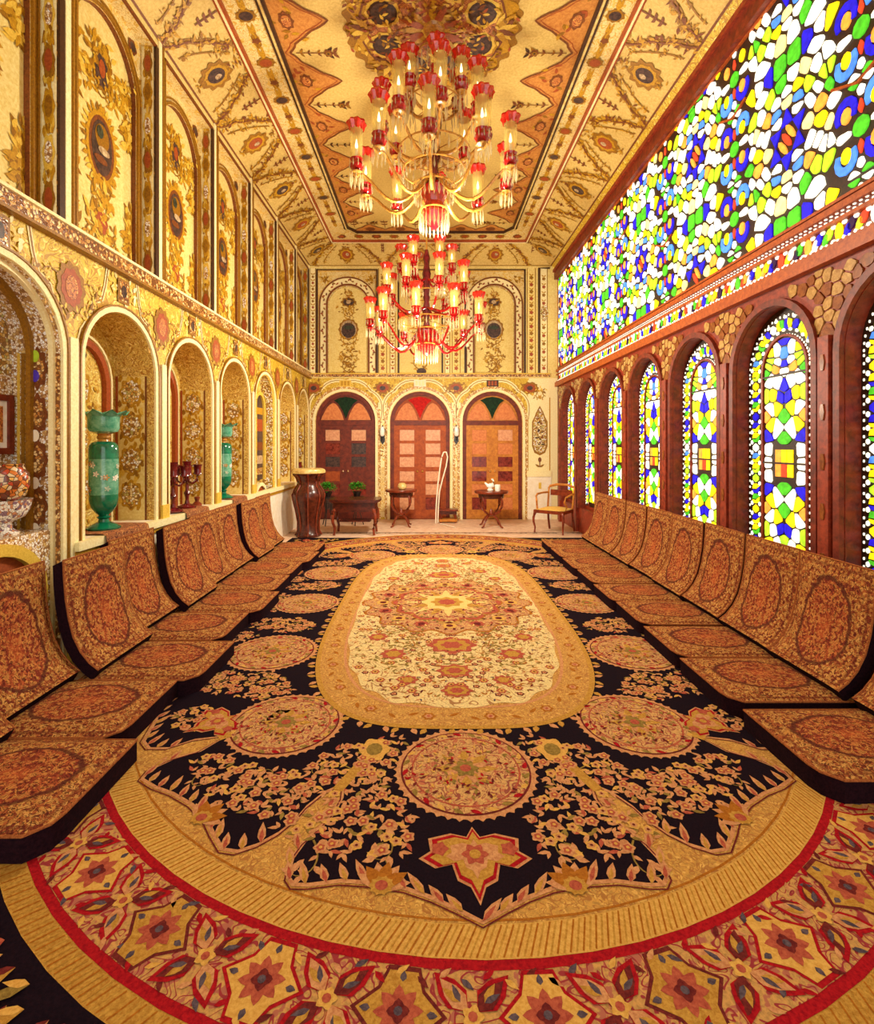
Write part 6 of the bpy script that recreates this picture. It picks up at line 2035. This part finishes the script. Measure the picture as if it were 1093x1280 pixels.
# armchair
ac = empty('armchair', (2.14, 8.75, 0), math.radians(-38)); tag(ac, 'light wooden armchair with yellow seat and curved open arms', 'chair')
m = MB()
sp = [(-0.27, -0.25), (0.27, -0.25), (0.24, 0.24), (-0.24, 0.24)]
m.slab(MF, sp, 0.345, 0.40, 'red_wood'); m.build('seat_rail', ac)
m = MB(); P = []
for i in range(7):
    row = []
    for j in range(7):
        u, v = j / 6, i / 6; hw_ = 0.25 - 0.03 * v
        row.append((-hw_ + 2 * hw_ * u, -0.235 + 0.46 * v, 0.40 + 0.045 * (math.sin(PI * u) * math.sin(PI * v)) ** 0.5))
    P.append(row)
m.grid(P, 'yellow_cloth'); m.build('seat', ac, True)
for sx in (-1, 1):
    m = MB(); cabriole(m, sx * 0.245, -0.225, 0.37, sx * 0.5, -0.8, 'red_wood', 0.026); m.build('leg', ac, True)
    m = MB(); m.tube([(sx * 0.22, 0.22, 0.38), (sx * 0.225, 0.24, 0.2), (sx * 0.23, 0.30, 0.012)], 0.02, 'red_wood', 8); m.build('leg', ac, True)
    m = MB(); m.tube([(sx * 0.225, 0.22, 0.38), (sx * 0.23, 0.25, 0.55), (sx * 0.235, 0.29, 0.74), (sx * 0.22, 0.30, 0.78)], 0.018, 'honey_wood', 8); m.build('back_post', ac, True)
    m = MB(); m.tube([(sx * 0.235, 0.27, 0.66), (sx * 0.275, 0.12, 0.66), (sx * 0.29, -0.06, 0.65), (sx * 0.27, -0.15, 0.62), (sx * 0.25, -0.17, 0.55), (sx * 0.27, -0.12, 0.46), (sx * 0.25, -0.14, 0.38)], 0.017, 'honey_wood', 8); m.build('arm', ac, True)
m = MB(); m.tube([(-0.225, 0.295, 0.765), (-0.1, 0.315, 0.80), (0.1, 0.315, 0.80), (0.225, 0.295, 0.765)], 0.022, 'honey_wood', 8); m.build('top_rail', ac, True)
m = MB(); m.box((0, 0.285, 0.66), (0.40, 0.022, 0.10), 'red_wood'); m.build('back_splat', ac)
# urn shaped pedestal
ur = empty('pedestal', (-1.99, 8.42, 0)); tag(ur, 'dark lacquered urn-shaped pedestal with pale marble top beside the floor chairs', 'pedestal')
m = MB()
m.lathe([(0.20, 0.0), (0.21, 0.03), (0.18, 0.06), (0.165, 0.22), (0.17, 0.30), (0.205, 0.45), (0.245, 0.60), (0.255, 0.68), (0.225, 0.76), (0.175, 0.83), (0.165, 0.90), (0.20, 0.98), (0.245, 1.02), (0.245, 1.035)], (0, 0, 0), 'dark_wood', 24); m.build('body', ur, True)
m = MB(); m.lathe([(0.25, 1.03), (0.27, 1.04), (0.275, 1.07), (0.26, 1.10), (0.22, 1.115)], (0, 0, 0), 'marble_gold', 24, ribs=8, rib=0.03); m.build('marble_top', ur, True)
for k in range(8):
    a = 2 * PI * k / 8 + 0.2
    pr = [(0.215, 0.02), (0.175, 0.10), (0.172, 0.24), (0.21, 0.45), (0.25, 0.60), (0.262, 0.68), (0.232, 0.76), (0.18, 0.84), (0.172, 0.90), (0.21, 0.98), (0.25, 1.02)]
    m = MB(); m.tube([(q * math.cos(a), q * math.sin(a), z) for q, z in pr], 0.013, 'red_wood', 6); m.build('rib', ur, True)
# rope barrier stand by the middle door
st = empty('low_stand', (0.36, 9.92, 0)); tag(st, 'low wooden stand on the floor beside the middle door', 'stand')
m = MB(); m.box((0, 0, 0.245), (0.38, 0.26, 0.03), 'red_wood'); m.box((0, 0, 0.20), (0.33, 0.22, 0.07), 'dark_wood'); m.build('top', st)
m = MB(); m.box((0, 0, 0.05), (0.34, 0.24, 0.05), 'honey_wood'); m.build('shelf', st)
for sx in (-1, 1):
    for sy in (-1, 1):
        m = MB(); m.lathe([(0.018, 0.0), (0.024, 0.03), (0.016, 0.07), (0.024, 0.12), (0.018, 0.17)], (sx * 0.14, sy * 0.09, 0), 'red_wood', 8); m.build('leg', st, True)
m = MB()
loop = [(0.02, 0, 0.005), (0.03, 0, 0.35), (0.06, 0, 0.75), (0.10, 0, 1.05), (0.13, 0, 1.25), (0.17, 0, 1.36), (0.22, 0, 1.36), (0.245, 0, 1.27), (0.22, 0, 1.10), (0.15, 0, 0.85), (0.09, 0, 0.60), (0.07, 0, 0.30), (0.06, 0, 0.02)]
dense = []
for i in range(len(loop) - 1):
    for t in range(4): dense.append(tuple(loop[i][j] + (loop[i + 1][j] - loop[i][j]) * t / 4 for j in range(3)))
dense.append(loop[-1])
m.tube(dense, 0.013, 'white_rope', 7)
tag(m.build('rope_loop', None, True, (0.10, 9.72, 0)), 'tall white looped rope standing before the middle door', 'rope')
m = MB(); m.tube([(0, 0, 0.015), (0.09, -0.10, 0.015), (0.16, -0.26, 0.015), (0.26, -0.42, 0.015)], 0.009, 'white_rope', 6)
tag(m.build('rope_end', None, True, (0.20, 9.62, 0)), 'loose white rope end lying on the stone floor', 'rope')
# green plants on dark stands before the dark door
for x, y, lab in ((-1.90, 9.55, 'green leafy plant on thin black stand next to the urn pedestal'), (-1.36, 9.60, 'green leafy plant on thin black stand behind the coffee table')):
    e = empty('plant_stand', (x, y, 0)); tag(e, lab, 'plant', 'plants before the dark door')
    m = MB(); m.lathe([(0.12, 0.50), (0.13, 0.51), (0.13, 0.53), (0.10, 0.535)], (0, 0, 0), 'black_metal', 14); m.lathe([(0.05, 0.53), (0.085, 0.62), (0.09, 0.63), (0.07, 0.63)], (0, 0, 0), 'black_metal', 12); m.build('pot', e, True)
    for k in range(3):
        a = k * 2 * PI / 3 + 0.4
        m = MB(); m.tube([(0.10 * math.cos(a), 0.10 * math.sin(a), 0.51), (0.05 * math.cos(a), 0.05 * math.sin(a), 0.25), (0.13 * math.cos(a), 0.13 * math.sin(a), 0.0)], 0.010, 'black_metal', 6); m.build('leg', e, True)
    m = MB(); rg = random.Random(int(x * 100))
    for k in range(420):
        a, b_ = rg.uniform(0, 6.28), rg.uniform(-0.3, 1.4)
        q = rg.uniform(0.5, 1.0)
        px, py, pz = 0.15 * q * math.cos(a) * math.cos(b_), 0.15 * q * math.sin(a) * math.cos(b_), 0.68 + 0.12 * q * math.sin(b_)
        d_ = Vector((math.cos(a + rg.uniform(-1, 1)), math.sin(a + rg.uniform(-1, 1)), rg.uniform(-0.3, 0.8))).normalized() * 0.05
        s_ = d_.cross(Vector((0, 0, 1))).normalized() * 0.016
        p = Vector((px, py, pz)); m.add([p, p + d_ * 0.5 + s_, p + d_, p + d_ * 0.5 - s_], [(0, 1, 2, 3)], 'leaf_green')
    m.build('foliage', e)
# wall sconces between the doors
for x, lab in (((DOORS[0] + DOORS[1]) / 2, 'small dark wall sconce between the dark door and the middle door'), ((DOORS[1] + DOORS[2]) / 2, 'small dark wall sconce between the middle door and the honey door')):
    e = empty('wall_sconce', (x, YB - 0.005, 1.70)); tag(e, lab, 'sconce', 'wall sconces')
    m = MB(); m.slab(lambda u, v, w: (u, -w, v), [(0, -0.20), (0.05, -0.12), (0.035, 0.0), (0.06, 0.1), (0, 0.2), (-0.06, 0.1), (-0.035, 0.0), (-0.05, -0.12)], 0.0, 0.02, 'black_metal'); m.build('back_plate', e)
    m = MB(); m.tube([(0, -0.02, -0.08), (0, -0.09, -0.10), (0, -0.10, -0.02)], 0.010, 'black_metal', 6); m.build('bracket', e, True)
    m = MB(); m.lathe([(0.02, -0.03), (0.045, 0.0), (0.05, 0.08), (0.035, 0.16)], (0, -0.10, 0), 'white_china', 12); m.build('shade', e, True)

# ================================================================== THINGS IN THE NICHES
def green_vase(x, y, z, label, s=1.0):
    e = empty('vase', (x, y, z)); tag(e, label, 'vase', 'green glass vases in the niches')
    m = MB(); m.lathe([(0.115, 0.0), (0.118, 0.012), (0.09, 0.03), (0.04, 0.055), (0.035, 0.075), (0.05, 0.09), (0.03, 0.105)], (0, 0, 0), 'green_glass', 22); m.build('foot', e, True)
    m = MB(); m.lathe([(0.03, 0.10), (0.06, 0.13), (0.088, 0.17), (0.098, 0.22), (0.098, 0.27)], (0, 0, 0), 'green_glass', 22); m.build('lower_bowl', e, True)
    m = MB(); m.lathe([(0.098, 0.265), (0.100, 0.30), (0.101, 0.48), (0.101, 0.54)], (0, 0, 0), 'green_glass_pale', 22); m.build('body', e, True)
    m = MB()
    rg = random.Random(3)
    for k in range(26):
        a = rg.uniform(0, 6.28); zz = rg.uniform(0.29, 0.52)
        for j in range(5):
            an = j * 2 * PI / 5
            c_ = Vector((0.1025 * math.cos(a), 0.1025 * math.sin(a), zz)); t = Vector((-math.sin(a), math.cos(a), 0)); up = Vector((0, 0, 1))
            d_ = (t * math.cos(an) + up * math.sin(an)); sd = (t * -math.sin(an) + up * math.cos(an))
            m.add([c_, c_ + d_ * 0.014 + sd * 0.007, c_ + d_ * 0.026, c_ + d_ * 0.014 - sd * 0.007], [(0, 1, 2, 3)], ['pale_enamel', 'gilt', 'white_china'][k % 3])
    m.build('enamel_flowers', e)
    m = MB(); m.lathe([(0.101, 0.54), (0.102, 0.60), (0.098, 0.64), (0.080, 0.665), (0.05, 0.675)], (0, 0, 0), 'green_glass', 22); m.build('shoulder', e, True)
    m = MB(); m.lathe([(0.045, 0.67), (0.038, 0.69), (0.05, 0.705), (0.04, 0.725), (0.055, 0.735)], (0, 0, 0), 'gilt', 16); m.build('neck_ring', e, True)
    m = MB(); m.lathe([(0.055, 0.735), (0.095, 0.75), (0.108, 0.775), (0.108, 0.85), (0.112, 0.87)], (0, 0, 0), 'green_glass_pale', 22); m.build('cup', e, True)
    m = MB(); n = 36
    prof = [(0.108, 0.86), (0.125, 0.885), (0.155, 0.90), (0.165, 0.895)]
    vs = []; fs = []
    for i, (r, zz) in enumerate(prof):
        for k in range(n):
            a = 2 * PI * k / n; w_ = 1 + 0.09 * math.cos(9 * a) * i / 3
            vs.append((r * w_ * math.cos(a), r * w_ * math.sin(a), zz + 0.02 * math.cos(9 * a) * i / 3))
    for i in range(3):
        for k in range(n): fs.append((i * n + k, i * n + (k + 1) % n, (i + 1) * n + (k + 1) % n, (i + 1) * n + k))
    m.add(vs, fs, 'green_glass_pale'); m.build('frilled_rim', e, True)
    e.scale = (s, s, s)
    return e
def runner(y, w_, label):
    m = MB()
    P = []
    prof = [(-0.30, 0.0), (-0.10, 0.0), (0.045, 0.0), (0.07, -0.012), (0.074, -0.06), (0.074, -0.10)]
    for (x, z) in prof:
        row = []
        for j in range(9):
            u = j / 8
            drop = 0
            if z < -0.02: drop = -0.10 * (1 - abs(2 * u - 1)) * (abs(z) / 0.10)
            row.append((XL + x, y - w_ / 2 + w_ * u, SILL + 0.006 + z + drop))
        P.append(row)
    Q = [[(q[0] + (0.006 if q[2] < SILL - 0.02 else 0), q[1], q[2] + 0.005) for q in r] for r in P]
    m.grid(P, 'runner_fabric'); m.grid(Q, 'runner_fabric')
    # braid along the pointed hem
    m.tube([(q[0] + 0.003, q[1], q[2]) for q in Q[-1]], 0.008, 'gold_light', 5)
    return tag(m.build('table_runner'), label, 'runner', 'patterned runners on the niche sills')
runner(4.00, 0.56, 'brown patterned runner with pointed hem under the tall green vase')
green_vase(XL - 0.10, 3.96, SILL + 0.012, 'tall green glass vase with enamelled flowers and frilled rim, on the brown runner', 1.0)
runner(5.20, 0.50, 'brown patterned runner under the pair of dark candelabra')
runner(6.36, 0.46, 'brown patterned runner under the vase in the shadier green niche')
green_vase(XL - 0.10, 6.25, SILL + 0.012, 'green glass vase half hidden behind the pilaster next to the candelabra niche', 1.0)
def candelabrum(x, y, z, label):
    e = empty('candelabrum', (x, y, z)); tag(e, label, 'candelabrum', 'dark candelabra in the niche')
    m = MB(); m.lathe([(0.085, 0.0), (0.09, 0.015), (0.06, 0.03), (0.025, 0.045), (0.018, 0.08)], (0, 0, 0), 'wine_glass_red', 16); m.build('base', e, True)
    m = MB(); m.lathe([(0.016, 0.07), (0.02, 0.12), (0.032, 0.15), (0.018, 0.18), (0.014, 0.25), (0.028, 0.29), (0.018, 0.32)], (0, 0, 0), 'wine_glass_red', 14); m.build('stem', e, True)
    for k in range(6):
        a = k * PI / 3
        ca, sa = math.cos(a), math.sin(a)
        m = MB(); m.tube([(0.015 * ca, 0.015 * sa, 0.27), (0.06 * ca, 0.06 * sa, 0.25), (0.105 * ca, 0.105 * sa, 0.28), (0.115 * ca, 0.115 * sa, 0.34)], 0.009, 'wine_glass_red', 6)
        m.lathe([(0.012, 0.33), (0.038, 0.345), (0.03, 0.365), (0.032, 0.42), (0.042, 0.445)], (0.115 * ca, 0.115 * sa, 0), 'wine_glass_red', 10); m.build('arm', e, True)
    m = MB(); m.lathe([(0.015, 0.31), (0.04, 0.34), (0.032, 0.38), (0.036, 0.45), (0.046, 0.48)], (0, 0, 0), 'wine_glass_red', 12); m.build('centre_cup', e, True)
candelabrum(XL - 0.06, 4.95, SILL + 0.012, 'dark red glass candelabrum on the runner, next to the near side of its niche')
candelabrum(XL - 0.08, 5.28, SILL + 0.012, 'dark red glass candelabrum on the runner, in the middle of its niche')
m = MB(); m.lathe([(0.04, 0), (0.045, 0.02), (0.03, 0.05), (0.035, 0.1)], (0, 0, 0), 'wine_glass_red', 12)
m = MB(); m.lathe([(0.05, -0.0), (0.05, 0.02), (0.02, 0.05), (0.03, 0.09), (0.02, 0.10)], (0, 0, 0), 'red_wood', 12)
tag(m.build('egg_cup', None, True, (XL - 0.10, 5.55, SILL)), 'small red wooden goblet beside the candelabra in the niche', 'goblet')
m = MB(); m.lathe([(0.07, 0.0), (0.075, 0.02), (0.06, 0.05), (0.075, 0.15), (0.085, 0.24), (0.07, 0.30), (0.085, 0.33)], (0, 0, 0), 'wine_glass_red', 14)
tag(m.build('jar', None, True, (XL + 0.0 - 0.10, 9.78, SILL)), 'dark red jar in the niche closest to the end wall', 'jar')
# porcelain bowl with flowers and framed picture in the mirrored opening
b0 = empty('porcelain_bowl', (XL - 0.17, 3.13, 0.95)); tag(b0, 'white porcelain footed bowl in the mirrored opening', 'bowl')
m = MB(); m.lathe([(0.11, 0.0), (0.12, 0.02), (0.06, 0.05), (0.05, 0.10), (0.08, 0.12)], (0, 0, 0), 'porcelain', 20); m.build('foot', b0, True)
m = MB(); m.lathe([(0.06, 0.11), (0.16, 0.15), (0.21, 0.22), (0.225, 0.29), (0.235, 0.30), (0.20, 0.29)], (0, 0, 0), 'porcelain', 24); m.build('bowl', b0, True); b0.scale = (0.58, 0.58, 0.72)
m = MB(); m.lathe([(0.10, 0.0), (0.17, 0.03), (0.205, 0.10), (0.20, 0.17), (0.15, 0.22), (0.16, 0.235), (0.12, 0.235)], (0, 0, 0), 'bowl_bloom', 24)
m.v = [(x * 0.58, y * 0.58, z * 0.95) for x, y, z in m.v]
tag(m.build('painted_pot', None, True, (XL - 0.17, 3.13, 1.160)), 'orange flower-painted pot standing in the white footed bowl', 'pot')
pf = empty('picture_frame', (XL - 0.31, 3.185, 1.63)); tag(pf, 'small brown framed red picture hanging in the mirrored opening', 'picture')
def MPF(u, v, w): return (w, u, v)
m = MB()
for (cy_, cz, sy, sz) in ((0, 0.17, 0.22, 0.04), (0, -0.17, 0.22, 0.04), (0.13, 0, 0.04, 0.38), (-0.13, 0, 0.04, 0.38)):
    m.box((0.012, cy_, cz), (0.03, sy, sz), 'red_wood')
m.build('frame', pf)
m = MB(); m.box((0.004, 0, 0), (0.012, 0.24, 0.32), 'white_china'); m.build('mount', pf)
m = MB(); m.box((0.012, 0, 0), (0.004, 0.15, 0.23), 'rust_filigree'); m.build('picture', pf)
